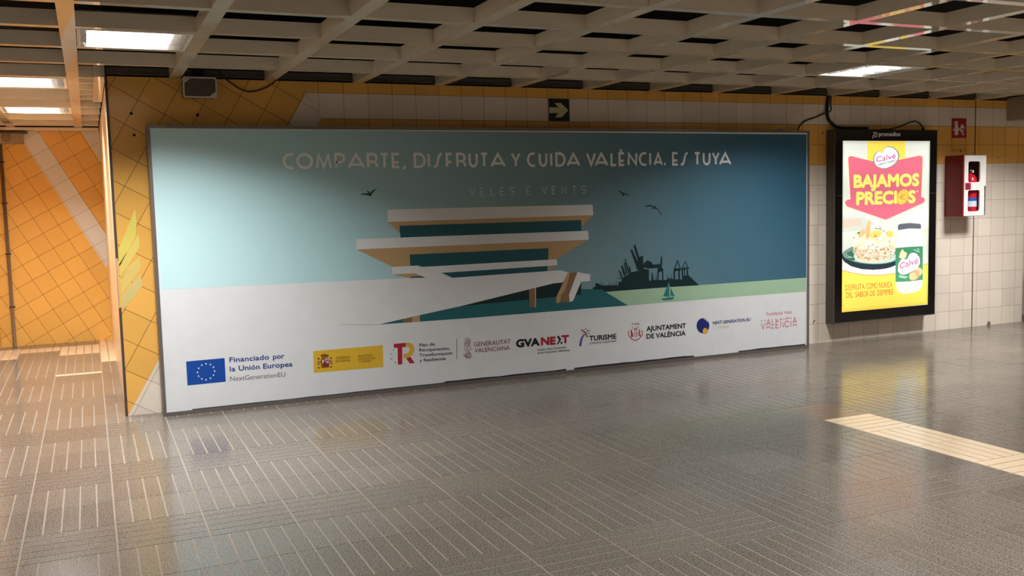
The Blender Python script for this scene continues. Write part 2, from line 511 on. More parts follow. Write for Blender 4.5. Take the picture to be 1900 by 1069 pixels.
LIGHTS = [
    (cell(0, SL_HALL[15], SL_HALL[16]), 'bright louvered ceiling light just in front of the billboard\'s left end', .9),
    (cell(8, SL_HALL[15], SL_HALL[16]), 'louvered ceiling light in the grid in front of the lit advertising box', .56),
    (cell(-1, SL_PASS[0], SL_PASS[1]), 'nearer of the two louvered ceiling lights over the orange passage', .52),
    (cell(-1, SL_PASS[3], SL_PASS[4]), 'farther of the two louvered ceiling lights over the orange passage', .52),
    (cell(12, SL_HALL[15], SL_HALL[16]), 'louvered ceiling light over the tiled wall beyond the fire cabinet', .9),
    (cell(17, SL_HALL[15], SL_HALL[16]), 'louvered ceiling light over the hall far to the right', .6),
    (cell(0, SL_HALL[9], SL_HALL[10]), 'unseen louvered fill light added in the grid near the camera at left', .3),  # unseen light added near the camera, tuned for overall brightness
    (cell(8, SL_HALL[9], SL_HALL[10]), 'unseen louvered fill light added in the grid near the camera at right', .2),  # added out of view, tuned low against the billboard's brightness
    (cell(12, SL_HALL[9], SL_HALL[10]), 'unseen louvered fill light added over the open floor at far right', 1.0),  # unseen light added to brighten the floor at the right
    (cell(4, SL_HALL[9], SL_HALL[10]), 'unseen louvered fill light added in the grid near the camera in the middle', .18),  # added out of view to lift the near right floor and the billboard's foot
    (cell(5, SL_HALL[11], SL_HALL[12]), 'louvered ceiling light in the grid between the camera and the billboard\'s middle', .36),  # unseen light added to brighten the billboard's lower middle
    (cell(3, SL_HALL[5], SL_HALL[6]), 'unseen louvered fill light added behind the camera at left', 1.6),  # added behind the camera so that floor bounce lifts the ceiling grid
    (cell(10, SL_HALL[5], SL_HALL[6]), 'unseen louvered fill light added behind the camera at right', 1.6),  # second unseen bounce light added for the ceiling grid
    (cell(-5, SL_HALL[12], SL_HALL[13]), 'unseen louvered fill light added over the hall far to the left', .7),  # added out of view and tuned together with the other fill lights
]
proto = make_light(LIGHTS[0][1])
for i, (loc, label, k) in enumerate(LIGHTS):
    if i == 0:
        o = proto; [c for c in o.children if c.type == 'LIGHT'][0].data.energy = LIGHT_W * k
    else:
        o = proto.copy(); COL.objects.link(o)
        for ch in list(proto.children):
            c = ch.copy(); COL.objects.link(c); c.parent = o
            if c.type == 'LIGHT':
                c.data = ch.data.copy(); c.data.energy = LIGHT_W * k
        o['label'] = label
    o.location = loc

# ------------------------------------------------------------------ printed artwork (metres on the panel planes)
HEADLINE=[('C',1.3644,1.4552),('O',1.467,1.5958),('M',1.6127,1.7395),('P',1.7598,1.8455),('A',1.8609,2.0017),('R',2.0142,2.1086),('T',2.1171,2.1966),('E',2.2147,2.2875),(',',2.3037,2.3307),('D',2.3979,2.4996),('I',2.515,2.5348),('s',2.5569,2.6459),('F',2.6682,2.7322),('R',2.7582,2.8456),('U',2.8661,2.9488),('T',2.9661,3.0414),('A',3.0565,3.1974),('Y',3.2448,3.3343),('C',3.392,3.4743),('U',3.5011,3.5831),('I',3.6077,3.6286),('D',3.6571,3.7566),('A',3.7628,3.8988),('V',3.9548,4.0521),('A',4.0354,4.1738),('L',4.1947,4.2601),('È',4.2759,4.3419),('N',4.3657,4.4684),('C',4.4818,4.5693),('I',4.5896,4.61),('A',4.6331,4.7329),('.',4.7425,4.7645),('E',4.8295,4.899),('s',4.913,5.0084),('T',5.0636,5.1389),('U',5.1604,5.2465),('Y',5.2609,5.3478),('A',5.3406,5.4795)]
HZ=(1.90845,1.78615)
SUBTITLE=[('V',2.8672,2.9162),('e',2.964,3.003),('L',3.0527,3.0946),('e',3.1408,3.1805),('S',3.2243,3.2711),('e',3.3787,3.4167),('V',3.5219,3.5742),('e',3.6184,3.6573),('N',3.7089,3.758),('T',3.8073,3.8597),('S',3.8995,3.9495)]
SZ=(1.6224,1.5552)
ARROW=[(3.6893,2.3023),(3.7795,2.3038),(3.7426,2.34),(3.8041,2.3411),(3.8748,2.28),(3.8083,2.2175),(3.741,2.2167),(3.7783,2.2533),(3.6894,2.2532)]
FIRE={'plate': [(8.4603,2.2639),(8.6741,2.2679),(8.6759,2.0592),(8.4629,2.0584)],'pol': [[(8.5005,2.1592),(8.5157,2.1665),(8.5524,2.1668),(8.5575,2.09),(8.5021,2.0873)],[(8.5047,2.2095),(8.548,2.2099),(8.552,2.1812),(8.504,2.1808)],[(8.4903,2.1998),(8.4944,2.2237),(8.5273,2.2408),(8.551,2.2243),(8.5513,2.2123),(8.5178,2.2192),(8.5015,2.2047)],[(8.4629,2.1469),(8.4959,2.1558),(8.5029,2.14),(8.4864,2.1351)],[(8.5053,2.1808),(8.552,2.1836),(8.5558,2.1644),(8.5092,2.1592),(8.4989,2.1711)],[(8.5489,2.1715),(8.5692,2.1621),(8.5717,2.1405),(8.5533,2.1284),(8.5494,2.1524)],[(8.5729,2.1477),(8.5856,2.1766),(8.5954,2.1863),(8.6015,2.2104),(8.6154,2.1913),(8.6251,2.2082),(8.6393,2.1771),(8.6262,2.1625),(8.6663,2.1725),(8.6531,2.1628),(8.633,2.1578),(8.6059,2.1672),(8.5932,2.1383)],[(8.5862,2.1526),(8.6401,2.1434),(8.6404,2.1314),(8.6134,2.1336),(8.5864,2.143)],[(8.5798,2.1382),(8.6271,2.1241),(8.6408,2.1145),(8.6173,2.112),(8.5868,2.1238)],[(8.5972,2.1094),(8.6209,2.1048),(8.6444,2.1049),(8.6381,2.088),(8.6145,2.0903)]]}
ART=[
('poly','sky_print','sky',1,[(0.4441,2.0821),(6.3612,2.0727),(6.3624,0.6911),(4.1053,0.6905),(3.475,0.6951),(2.3301,0.913),(0.4549,0.9317)]),
('poly','harbour_print','seagreen',1,[(4.0782,0.6903),(5.1043,0.69),(6.3624,0.6911),(6.3615,0.555),(5.615,0.5573),(4.3496,0.5529)]),
('poly','harbour_print','harbour',2,[(3.995,0.7353),(4.0201,0.7394),(4.0239,0.7696),(4.0396,0.7726),(4.0646,0.7617),(4.0896,0.7464),(4.1339,0.7465),(4.2551,0.7394),(4.2557,0.7702),(4.2878,0.7712),(4.2915,0.7962),(4.3796,0.8475),(4.4318,0.8532),(4.5107,0.8745),(4.5731,0.86),(4.5717,0.7635),(4.6547,0.7645),(4.7551,0.7588),(4.7823,0.7745),(4.8362,0.76),(4.9247,0.7551),(4.9318,0.7835),(4.9937,0.7917),(5.021,0.7671),(5.1103,0.6892),(4.788,0.6938),(4.1265,0.6885),(4.0763,0.711),(3.9977,0.7141)]),
('poly','harbour_print','harbour',3,[(4.3829,1.0466),(4.3992,1.0543),(4.4908,0.8642),(4.4516,0.8663)]),
('poly','harbour_print','harbour',3,[(4.4159,1.0816),(4.4324,1.0978),(4.4918,0.9319),(4.4593,0.9448)]),
('poly','harbour_print','harbour',3,[(4.4598,0.9729),(4.5124,0.993),(4.5171,0.8629),(4.4387,0.8782)]),
('poly','harbour_print','harbour',3,[(4.2606,0.8706),(4.2703,0.8729),(4.3012,0.8013),(4.285,0.7965)]),
('poly','harbour_print','harbour',3,[(4.2838,0.9086),(4.3,0.9161),(4.3339,0.8275),(4.3143,0.8118)]),
('poly','harbour_print','harbour',3,[(4.3132,0.9379),(4.3262,0.94),(4.3535,0.8377),(4.3341,0.8387)]),
('poly','harbour_print','harbour',3,[(4.3202,0.9711),(4.3299,0.9706),(4.3795,0.8419),(4.3601,0.843)]),
('poly','harbour_print','harbour',3,[(4.3675,0.8987),(4.3773,0.9039),(4.386,0.8416),(4.3633,0.8428)]),
('poly','harbour_print','harbour',3,[(4.5113,0.9141),(4.5578,0.9485),(4.6038,0.9265),(4.6101,0.9063),(4.71,0.9042),(4.7096,0.8757),(4.5765,0.8711),(4.5108,0.8858)]),
('poly','harbour_print','harbour',3,[(4.7009,0.973),(4.7142,0.9724),(4.7099,0.8928),(4.6898,0.8938)]),
('poly','harbour_print','harbour',3,[(4.6628,0.8667),(4.6897,0.8824),(4.7229,0.8636),(4.7248,0.7548),(4.7114,0.7556),(4.7092,0.8414),(4.6756,0.8318),(4.6733,0.7577),(4.658,0.7586)]),
('poly','harbour_print','harbour',3,[(4.5991,0.8302),(4.6091,0.8353),(4.6214,0.7607),(4.5981,0.762)]),
('poly','harbour_print','harbour',3,[(4.8722,0.9335),(4.8824,0.933),(4.8543,0.8568),(4.8408,0.8575)]),
('poly','harbour_print','harbour',3,[(4.8823,0.9301),(4.9121,0.8538),(4.9019,0.8544),(4.8755,0.9247)]),
('poly','harbour_print','harbour',3,[(4.834,0.8579),(4.9122,0.8596),(4.9119,0.8366),(4.8336,0.8292)]),
('poly','harbour_print','harbour',3,[(4.8337,0.8349),(4.8507,0.834),(4.8497,0.7535),(4.8328,0.7545)]),
('poly','harbour_print','harbour',3,[(4.8847,0.8437),(4.9018,0.8428),(4.9007,0.7506),(4.8837,0.7516)]),
('poly','harbour_print','harbour',3,[(4.9573,0.9208),(4.9662,0.9203),(4.9943,0.8554),(4.984,0.8559)]),
('poly','harbour_print','harbour',3,[(4.9572,0.9179),(4.9641,0.9175),(4.9327,0.8585),(4.9224,0.8591)]),
('poly','harbour_print','harbour',3,[(4.919,0.8592),(5.0081,0.8605),(5.008,0.8518),(4.9187,0.8362)]),
('poly','harbour_print','harbour',3,[(4.9188,0.842),(4.9359,0.8411),(4.9384,0.7601),(4.9248,0.7608)]),
('poly','harbour_print','harbour',3,[(4.9462,0.8463),(4.9565,0.8458),(4.9577,0.7706),(4.9488,0.7711)]),
('poly','harbour_print','harbour',3,[(4.9736,0.8449),(4.9908,0.844),(4.9934,0.7686),(4.9763,0.7695)]),
('poly','harbour_print','harbour',3,[(4.2114,0.8035),(4.2627,0.8034),(4.2883,0.7992),(4.2882,0.7936)]),
('poly','harbour_print','harbour',3,[(4.2637,0.8649),(4.2956,0.8464),(4.3019,0.8405),(4.2636,0.8565)]),
('poly','harbour_print','harbour',2,[(4.08,0.7441),(4.0827,0.7856),(4.0853,0.7855),(4.0864,0.7438)]),
('poly','harbour_print','harbour',2,[(4.099,0.743),(4.1017,0.7846),(4.1042,0.7844),(4.1053,0.7426)]),
('poly','harbour_print','harbour',2,[(4.1592,0.7395),(4.1619,0.7811),(4.1644,0.781),(4.1656,0.7391)]),
('poly','harbour_print','harbour',2,[(4.191,0.7376),(4.1937,0.7793),(4.1963,0.7792),(4.1974,0.7372)]),
('poly','harbour_print','harbour',2,[(4.2166,0.7361),(4.2193,0.7779),(4.2218,0.7777),(4.223,0.7357)]),
('poly','harbour_print','harbour',2,[(4.2358,0.735),(4.2384,0.7768),(4.241,0.7766),(4.2422,0.7346)]),
('poly','harbour_print','harbour',2,[(4.2679,0.7331),(4.2705,0.775),(4.2731,0.7748),(4.2743,0.7327)]),
('poly','harbour_print','harbour',2,[(4.6426,0.7595),(4.6474,0.8162),(4.6501,0.8161),(4.6533,0.7589)]),
('poly','harbour_print','harbour',2,[(4.7631,0.7527),(4.7679,0.8097),(4.7706,0.8096),(4.7739,0.752)]),
('poly','harbour_print','harbour',2,[(4.807,0.7502),(4.8117,0.8074),(4.8144,0.8072),(4.8178,0.7496)]),
('poly','harbour_print','boat',4,[(4.696,0.599),(4.7194,0.5917),(4.7801,0.5993),(4.8343,0.5988),(4.8342,0.5843),(4.8137,0.5741),(4.7192,0.5756),(4.7059,0.5868)]),
('poly','harbour_print','boat',4,[(4.7777,0.7335),(4.7872,0.7341),(4.789,0.6045),(4.7196,0.6118)]),
('poly','harbour_print','boat',4,[(4.7981,0.6874),(4.8446,0.605),(4.7972,0.6126)]),
('poly','harbour_print','mast',5,[(4.7831,0.7354),(4.7907,0.6879),(4.7936,0.5985),(4.7882,0.5988)]),
('poly','bird_print#1','harbour',2,[(1.9482,1.5852),(1.9808,1.5955),(2.0131,1.5933),(2.0195,1.5916),(2.0065,1.6107),(2.014,1.6168),(2.0263,1.5993),(2.0328,1.5992),(2.0529,1.6161),(2.0943,1.6335),(2.0791,1.6204),(2.0573,1.6035),(2.0421,1.588),(2.0432,1.577),(2.0332,1.5693),(2.0253,1.5742),(1.9933,1.5843),(1.9643,1.5841)]),
('poly','bird_print#2','harbour',2,[(4.261,1.5737),(4.2824,1.5718),(4.3178,1.5495),(4.327,1.5617),(4.3359,1.5584),(4.3284,1.5431),(4.3608,1.544),(4.3913,1.5341),(4.3319,1.5337),(4.3155,1.5233),(4.3067,1.5296),(4.3034,1.5451)]),
('poly','bird_print#3','harbour',2,[(4.5315,1.4312),(4.5922,1.4422),(4.6179,1.4337),(4.6325,1.4239),(4.6437,1.4299),(4.6548,1.4265),(4.6528,1.4155),(4.6841,1.3974),(4.7023,1.37),(4.715,1.3444),(4.7057,1.3462),(4.6803,1.3896),(4.6434,1.4079),(4.6174,1.4007),(4.612,1.4056),(4.6269,1.4146),(4.6031,1.4278),(4.5515,1.425)]),
('poly','building_print','teal',2,[(2.0594,0.5559),(2.516,0.6389),(2.8234,0.6844),(3.1677,0.7481),(3.8603,0.731),(4.0847,0.7124),(4.3494,0.5537),(3.573,0.5529),(2.8192,0.5509)]),
('poly','building_print','darkteal',3,[(2.7515,0.654),(3.621,0.8021),(3.7054,0.8036),(3.8834,0.8037),(3.8807,0.6787),(3.4372,0.6715)]),
('poly','building_print','tan',2,[(2.1673,1.3653),(4.0146,1.3665),(3.9005,1.2726),(3.8712,1.2382),(2.2793,1.2652),(2.2555,1.2766)]),
('poly','building_print','glass',3,[(2.26,1.3322),(3.8945,1.327),(3.8952,1.2247),(2.2661,1.2366)]),
('poly','building_print','white',4,[(2.1687,1.4633),(4.0092,1.4578),(4.0146,1.3665),(2.1673,1.3653)]),
('poly','building_print','tan',2,[(1.9037,1.159),(3.9655,1.1549),(3.6397,0.9998),(3.4451,0.9804),(2.3392,1.0029),(2.191,1.008)]),
('poly','building_print','glass',3,[(2.3366,1.0993),(3.5751,1.0978),(3.5696,0.9869),(2.3389,0.997)]),
('poly','building_print','white',4,[(1.9069,1.239),(3.9599,1.2325),(3.9655,1.1549),(1.9037,1.159)]),
('poly','building_print','tan',2,[(2.1888,0.9498),(2.3777,0.9479),(2.4654,0.9064),(2.3272,0.9106)]),
('poly','building_print','glass',3,[(2.3362,0.9207),(2.4386,0.921),(2.4654,0.9064),(2.3358,0.9113)]),
('poly','building_print','tan',2,[(3.5659,0.9495),(3.6567,0.9487),(3.5606,0.9034)]),
('poly','building_print','glass',2,[(2.5767,0.942),(3.5617,0.946),(3.5578,0.8998),(2.6952,0.8901)]),
('poly','building_print','white',5,[(2.1849,1.0072),(2.3984,1.0081),(2.4411,0.9942),(2.8268,0.9963),(3.6509,0.9993),(3.6566,0.9475),(2.6017,0.9383),(2.6977,0.89),(2.4653,0.9053),(2.3752,0.9468),(2.1887,0.9486)]),
('poly','building_print','white',5,[(1.7795,0.9113),(2.3273,0.9117),(2.6953,0.8925),(3.6865,0.9031),(3.7707,0.8759),(3.701,0.7963),(3.6138,0.7937),(2.7579,0.6548),(2.4088,0.607),(2.0594,0.5559),(1.7656,0.5781)]),
('poly','building_print','brown',5,[(3.3817,0.7536),(3.4396,0.7651),(3.4354,0.6002),(3.3832,0.6025)]),
('poly','building_print','pinktan',6,[(3.4355,0.7654),(3.4479,0.7671),(3.4437,0.5996),(3.434,0.599)]),
('poly','building_print','brown',5,[(2.265,0.5842),(2.3404,0.5965),(2.3388,0.5539),(2.2639,0.5559)]),
('poly','building_print','tan',5,[(2.3404,0.5965),(2.4051,0.6073),(2.4032,0.5562),(2.3389,0.555)]),
('poly','building_print','tan',6,[(3.7523,0.8769),(3.785,0.8777),(3.7546,0.7881),(3.7175,0.7143),(3.6858,0.6909),(3.6759,0.6257),(3.6392,0.623),(3.6361,0.6688)]),
('poly','building_print','brown',7,[(3.7778,0.8756),(3.852,0.8767),(3.781,0.6977),(3.7679,0.6209),(3.6731,0.6258),(3.6858,0.6909),(3.7176,0.7206),(3.7505,0.7947)]),
('poly','building_print','white',8,[(3.8492,0.8807),(3.9206,0.8616),(3.9724,0.8537),(3.9727,0.7948),(3.8831,0.7922),(3.8009,0.6327),(3.7665,0.621),(3.7608,0.6862)]),
('text','funding_word#0','navy',2,'Financiado',(0.9026,0.3569),(1.1946,0.3528),0.0387,0.02,0,1,'H'),
('text','funding_word#1','navy',2,'por',(1.2226,0.352),(1.3098,0.3511),0.0392,0.02,0,1,'H'),
('text','funding_word#2','navy',2,'la',(0.9016,0.2875),(0.9428,0.287),0.0386,0.02,0,1,'H'),
('text','funding_word#3','navy',2,'Unión',(0.9668,0.2873),(1.1212,0.2855),0.0388,0.02,0,1,'H'),
('text','funding_word#4','navy',2,'Europea',(1.1465,0.2858),(1.3688,0.2832),0.0392,0.02,0,1,'H'),
('text','funding_word#9','grey',2,'NextGenerationEU',(0.9012,0.2144),(1.3102,0.2113),0.0355,0,0,1,'H'),
('poly','flag_print','flagblue',1,[(0.5958,0.3919),(0.8689,0.3935),(0.8687,0.2147),(0.5961,0.2131)]),
('poly','flag_print','star',2,[(0.7356,0.3714),(0.7374,0.3653),(0.7434,0.3645),(0.7385,0.361),(0.7398,0.3547),(0.735,0.3587),(0.7298,0.3557),(0.7317,0.3616),(0.7273,0.366),(0.7332,0.3657)]),
('poly','flag_print','star',2,[(0.7656,0.363),(0.7674,0.3569),(0.7734,0.3561),(0.7685,0.3526),(0.7698,0.3463),(0.7649,0.3503),(0.7598,0.3473),(0.7617,0.3532),(0.7572,0.3576),(0.7632,0.3573)]),
('poly','flag_print','star',2,[(0.7868,0.341),(0.7886,0.3349),(0.7946,0.334),(0.7897,0.3305),(0.791,0.3243),(0.7861,0.3282),(0.7809,0.3252),(0.7828,0.3312),(0.7783,0.3355),(0.7844,0.3352)]),
('poly','flag_print','star',2,[(0.7934,0.3111),(0.7952,0.305),(0.8012,0.3041),(0.7963,0.3006),(0.7976,0.2944),(0.7928,0.2984),(0.7876,0.2953),(0.7895,0.3013),(0.785,0.3057),(0.791,0.3054)]),
('poly','flag_print','star',2,[(0.7837,0.2815),(0.7855,0.2754),(0.7915,0.2745),(0.7866,0.271),(0.7879,0.2648),(0.7831,0.2688),(0.7779,0.2658),(0.7798,0.2717),(0.7753,0.2761),(0.7813,0.2758)]),
('poly','flag_print','star',2,[(0.7603,0.2602),(0.7621,0.2541),(0.7681,0.2532),(0.7632,0.2497),(0.7645,0.2434),(0.7596,0.2474),(0.7544,0.2444),(0.7564,0.2504),(0.7519,0.2548),(0.7579,0.2545)]),
('poly','flag_print','star',2,[(0.7295,0.2528),(0.7313,0.2467),(0.7372,0.2458),(0.7324,0.2424),(0.7336,0.2361),(0.7288,0.2401),(0.7237,0.2371),(0.7256,0.243),(0.7211,0.2474),(0.7271,0.2471)]),
('poly','flag_print','star',2,[(0.6996,0.2614),(0.7014,0.2553),(0.7073,0.2544),(0.7025,0.2509),(0.7038,0.2447),(0.699,0.2487),(0.6938,0.2457),(0.6957,0.2516),(0.6913,0.256),(0.6972,0.2557)]),
('poly','flag_print','star',2,[(0.6787,0.2835),(0.6804,0.2774),(0.6864,0.2765),(0.6815,0.2731),(0.6828,0.2668),(0.678,0.2708),(0.6729,0.2678),(0.6748,0.2737),(0.6703,0.2781),(0.6763,0.2778)]),
('poly','flag_print','star',2,[(0.6721,0.3132),(0.6739,0.3071),(0.6798,0.3062),(0.675,0.3028),(0.6762,0.2965),(0.6715,0.3005),(0.6663,0.2975),(0.6682,0.3034),(0.6638,0.3078),(0.6697,0.3075)]),
('poly','flag_print','star',2,[(0.6818,0.3426),(0.6835,0.3365),(0.6895,0.3357),(0.6846,0.3322),(0.6859,0.326),(0.6811,0.3299),(0.676,0.3269),(0.6779,0.3328),(0.6734,0.3372),(0.6794,0.3369)]),
('poly','flag_print','star',2,[(0.705,0.3639),(0.7068,0.3578),(0.7127,0.357),(0.7078,0.3535),(0.7091,0.3473),(0.7043,0.3512),(0.6992,0.3482),(0.7011,0.3541),(0.6966,0.3585),(0.7026,0.3582)]),
('poly','ministry_logo','yellow',1,[(1.5315,0.3879),(2.0864,0.3871),(2.0843,0.2115),(1.5284,0.2175)]),
('text','ministry_logo','olive',2,'GOBIERNO',(1.705,0.3082),(1.8205,0.305),0.0197,0.01,0,1,'H'),
('text','ministry_logo','olive',2,'DE ESPAÑA',(1.7039,0.2823),(1.8195,0.2798),0.0197,0.01,0,1,'H'),
('text','ministry_logo','olive',2,'MINISTERIO',(1.8845,0.3074),(1.9977,0.3063),0.0162,0.01,0,1,'H'),
('text','ministry_logo','olive',2,'DE INDUSTRIA',(1.8836,0.2857),(2.0236,0.2821),0.0163,0.01,0,1,'H'),
('text','ministry_logo','olive',2,'Y TURISMO',(1.8845,0.2639),(1.9885,0.2616),0.0163,0.01,0,1,'H'),
('poly','ministry_logo','crestgold',2,[(1.5843,0.3485),(1.5922,0.3576),(1.6162,0.3599),(1.6184,0.3706),(1.6214,0.3703),(1.6227,0.3593),(1.6463,0.3528),(1.6546,0.3423),(1.6419,0.3249),(1.5996,0.3276)]),
('poly','ministry_logo','crestdark',3,[(1.5864,0.3483),(1.618,0.351),(1.6524,0.3425),(1.6423,0.3357),(1.5936,0.339)]),
('poly','ministry_logo','crestred',2,[(1.5874,0.3221),(1.5996,0.3276),(1.6419,0.3249),(1.6535,0.3172),(1.6519,0.254),(1.6418,0.2473),(1.6289,0.2507),(1.62,0.2471),(1.5876,0.2502)]),
('poly','ministry_logo','crestpale',3,[(1.5969,0.3158),(1.612,0.3145),(1.6109,0.2884),(1.5958,0.2898)]),
('poly','ministry_logo','crestpale',3,[(1.62,0.3225),(1.6493,0.3209),(1.6478,0.285),(1.6304,0.2855),(1.62,0.2985)]),
('poly','ministry_logo','crestviolet',4,[(1.625,0.3133),(1.6447,0.3148),(1.6462,0.2982),(1.6286,0.2955)]),
('poly','ministry_logo','crestblue',4,[(1.6289,0.2878),(1.6286,0.2857),(1.628,0.2837),(1.6269,0.2819),(1.6256,0.2804),(1.6239,0.2792),(1.6221,0.2784),(1.6201,0.2779),(1.6181,0.2779),(1.616,0.2783),(1.6141,0.2791),(1.6124,0.2803),(1.6109,0.2818),(1.6096,0.2835),(1.6088,0.2855),(1.6083,0.2876),(1.6081,0.2897),(1.6084,0.2918),(1.6091,0.2938),(1.6102,0.2956),(1.6115,0.2971),(1.6132,0.2983),(1.615,0.2992),(1.617,0.2996),(1.619,0.2996),(1.621,0.2992),(1.6229,0.2984),(1.6247,0.2973),(1.6262,0.2958),(1.6274,0.294),(1.6283,0.292),(1.6288,0.29)]),
('poly','ministry_logo','crestgold',3,[(1.5935,0.2878),(1.6087,0.2864),(1.6169,0.2769),(1.6497,0.2783),(1.6486,0.2543),(1.5942,0.2529)]),
('poly','ministry_logo','crestred',4,[(1.5977,0.2831),(1.6127,0.2795),(1.6473,0.2741),(1.6465,0.2567),(1.5987,0.2568)]),
('poly','ministry_logo','crestdark',2,[(1.5645,0.3318),(1.5792,0.3309),(1.5774,0.3154),(1.5653,0.3165)]),
('poly','ministry_logo','crestgrey',2,[(1.5659,0.3154),(1.5774,0.3154),(1.5758,0.2589),(1.5629,0.2602)]),
('poly','ministry_logo','olive',3,[(1.5598,0.2496),(1.5647,0.2611),(1.5743,0.2602),(1.5792,0.2482)]),
('poly','ministry_logo','crestdark',2,[(1.6598,0.3276),(1.6747,0.3267),(1.6729,0.3122),(1.6608,0.3133)]),
('poly','ministry_logo','crestgrey',2,[(1.6611,0.3067),(1.6727,0.3068),(1.6714,0.2543),(1.6583,0.2556)]),
('poly','ministry_logo','olive',3,[(1.6553,0.2471),(1.6602,0.2587),(1.67,0.2578),(1.6749,0.2457)]),
('stroke','ministry_logo','crestred',4,0.0071,[(1.5592,0.2953),(1.5692,0.3009),(1.5876,0.3003)]),
('stroke','ministry_logo','crestred',4,0.0075,[(1.5606,0.2778),(1.5805,0.2868)]),
('stroke','ministry_logo','crestred',4,0.0075,[(1.6516,0.2978),(1.6636,0.2988),(1.6776,0.2921)]),
('stroke','ministry_logo','crestred',4,0.0075,[(1.6587,0.2862),(1.6768,0.2736)]),
('poly','recovery_plan_logo','red',1,[(2.1774,0.39),(2.2798,0.3901),(2.2786,0.3569),(2.2469,0.3572),(2.243,0.2185),(2.2063,0.2194),(2.2089,0.3568),(2.1787,0.3569)]),
('poly','recovery_plan_logo','gold',1,[(2.2824,0.3923),(2.3078,0.3895),(2.3328,0.3758),(2.3473,0.3523),(2.3494,0.325),(2.3403,0.2986),(2.3191,0.2782),(2.2881,0.2686),(2.2525,0.2706),(2.2537,0.3013),(2.2843,0.3035),(2.3025,0.3142),(2.3096,0.3333),(2.3038,0.3511),(2.2914,0.3583),(2.2812,0.3592)]),
('poly','recovery_plan_logo','red',1,[(2.2765,0.2647),(2.3137,0.2725),(2.349,0.2198),(2.3067,0.2188)]),
('poly','recovery_plan_logo','stargrey',2,[(2.1733,0.3485),(2.1752,0.3429),(2.1812,0.3421),(2.1764,0.3389),(2.1778,0.3331),(2.1729,0.3368),(2.1678,0.334),(2.1696,0.3395),(2.165,0.3435),(2.171,0.3432)]),
('poly','recovery_plan_logo','stargrey',2,[(2.1534,0.3194),(2.1555,0.3131),(2.1622,0.3122),(2.1568,0.3086),(2.1584,0.3022),(2.1529,0.3063),(2.1472,0.3032),(2.1492,0.3093),(2.1441,0.3138),(2.1508,0.3135)]),
('poly','recovery_plan_logo','stargrey',2,[(2.1545,0.2828),(2.157,0.2755),(2.1647,0.2745),(2.1585,0.2703),(2.1603,0.2628),(2.1539,0.2676),(2.1473,0.264),(2.1497,0.2711),(2.1438,0.2764),(2.1515,0.276)]),
('poly','recovery_plan_logo','stargrey',2,[(2.1847,0.2499),(2.1873,0.2422),(2.1954,0.2411),(2.1889,0.2368),(2.1908,0.2289),(2.1841,0.234),(2.1772,0.2302),(2.1796,0.2376),(2.1735,0.2432),(2.1816,0.2428)]),
('text','recovery_plan_logo','charcoal',2,'Plan de',(2.3914,0.3486),(2.524,0.3482),0.0263,0.02,0,1,'H'),
('text','recovery_plan_logo','charcoal',2,'Recuperación,',(2.39,0.3089),(2.654,0.3005),0.0264,0.02,0,1,'H'),
('text','recovery_plan_logo','charcoal',2,'Transformación',(2.3903,0.2662),(2.674,0.2601),0.0264,0.02,0,1,'H'),
('text','recovery_plan_logo','charcoal',2,'y Resiliencia',(2.3888,0.2237),(2.6156,0.2203),0.0264,0.02,0,1,'H'),
('poly','recovery_plan_logo','charcoal',1,[(2.7151,0.3873),(2.7189,0.387),(2.7153,0.2159),(2.7114,0.2162)]),
('text','regional_government_logo','maroon',2,'GENERALITAT',(2.866,0.3098),(3.1997,0.3092),0.0359,0.004,0,1,'H'),
('text','regional_government_logo','maroon',2,'VALENCIANA',(2.8707,0.257),(3.1917,0.2554),0.0359,0.004,0,1,'H'),
('stroke','regional_government_logo','maroon',1,0.0038,[(2.7921,0.3694),(2.7938,0.3846),(2.809,0.3881),(2.8215,0.3824),(2.8211,0.3706),(2.8081,0.3598),(2.7904,0.3541)]),
('stroke','regional_government_logo','maroon',1,0.0038,[(2.8234,0.3633),(2.8338,0.3743),(2.8357,0.3551),(2.8105,0.3548)]),
('stroke','regional_government_logo','maroon',1,0.0037,[(2.7827,0.35),(2.803,0.3555),(2.8355,0.348),(2.8327,0.3387),(2.785,0.3427),(2.7827,0.35)]),
('stroke','regional_government_logo','maroon',1,0.0037,[(2.785,0.3427),(2.7843,0.3215),(2.7804,0.3171),(2.7892,0.2784),(2.8008,0.2869)]),
('stroke','regional_government_logo','maroon',1,0.0037,[(2.8327,0.3387),(2.8296,0.32),(2.8414,0.2952),(2.8258,0.2799),(2.8109,0.2884)]),
('stroke','regional_government_logo','maroon',1,0.0038,[(2.7868,0.3213),(2.8044,0.321),(2.8009,0.2892)]),
('stroke','regional_government_logo','maroon',1,0.0038,[(2.8122,0.3286),(2.8272,0.325),(2.8194,0.3161),(2.8119,0.3191),(2.8135,0.2905)]),
('stroke','regional_government_logo','maroon',1,0.0037,[(2.7898,0.3352),(2.8275,0.3344)]),
('stroke','regional_government_logo','maroon',1,0.0037,[(2.7932,0.3657),(2.8035,0.372),(2.8112,0.3761)]),
('stroke','regional_government_logo','maroon',1,0.0082,[(2.8094,0.279),(2.8411,0.2441)]),
('stroke','regional_government_logo','maroon',1,0.0078,[(2.7977,0.2681),(2.843,0.2225)]),
('stroke','regional_government_logo','maroon',1,0.0082,[(2.7848,0.2574),(2.8312,0.2116)]),
('stroke','regional_government_logo','maroon',1,0.0082,[(2.7731,0.2466),(2.8086,0.2154)]),
('text','regional_fund_logo','black',2,'GVA',(3.2491,0.2662),(3.4711,0.2644),0.0716,0.05,0,1,'H'),
('text','regional_fund_logo','red',2,'NE',(3.4824,0.2652),(3.6249,0.2618),0.0722,0.05,0,1,'H'),
('text','regional_fund_logo','red',2,'T',(3.6807,0.2666),(3.755,0.2647),0.0728,0.05,0,1,'H'),
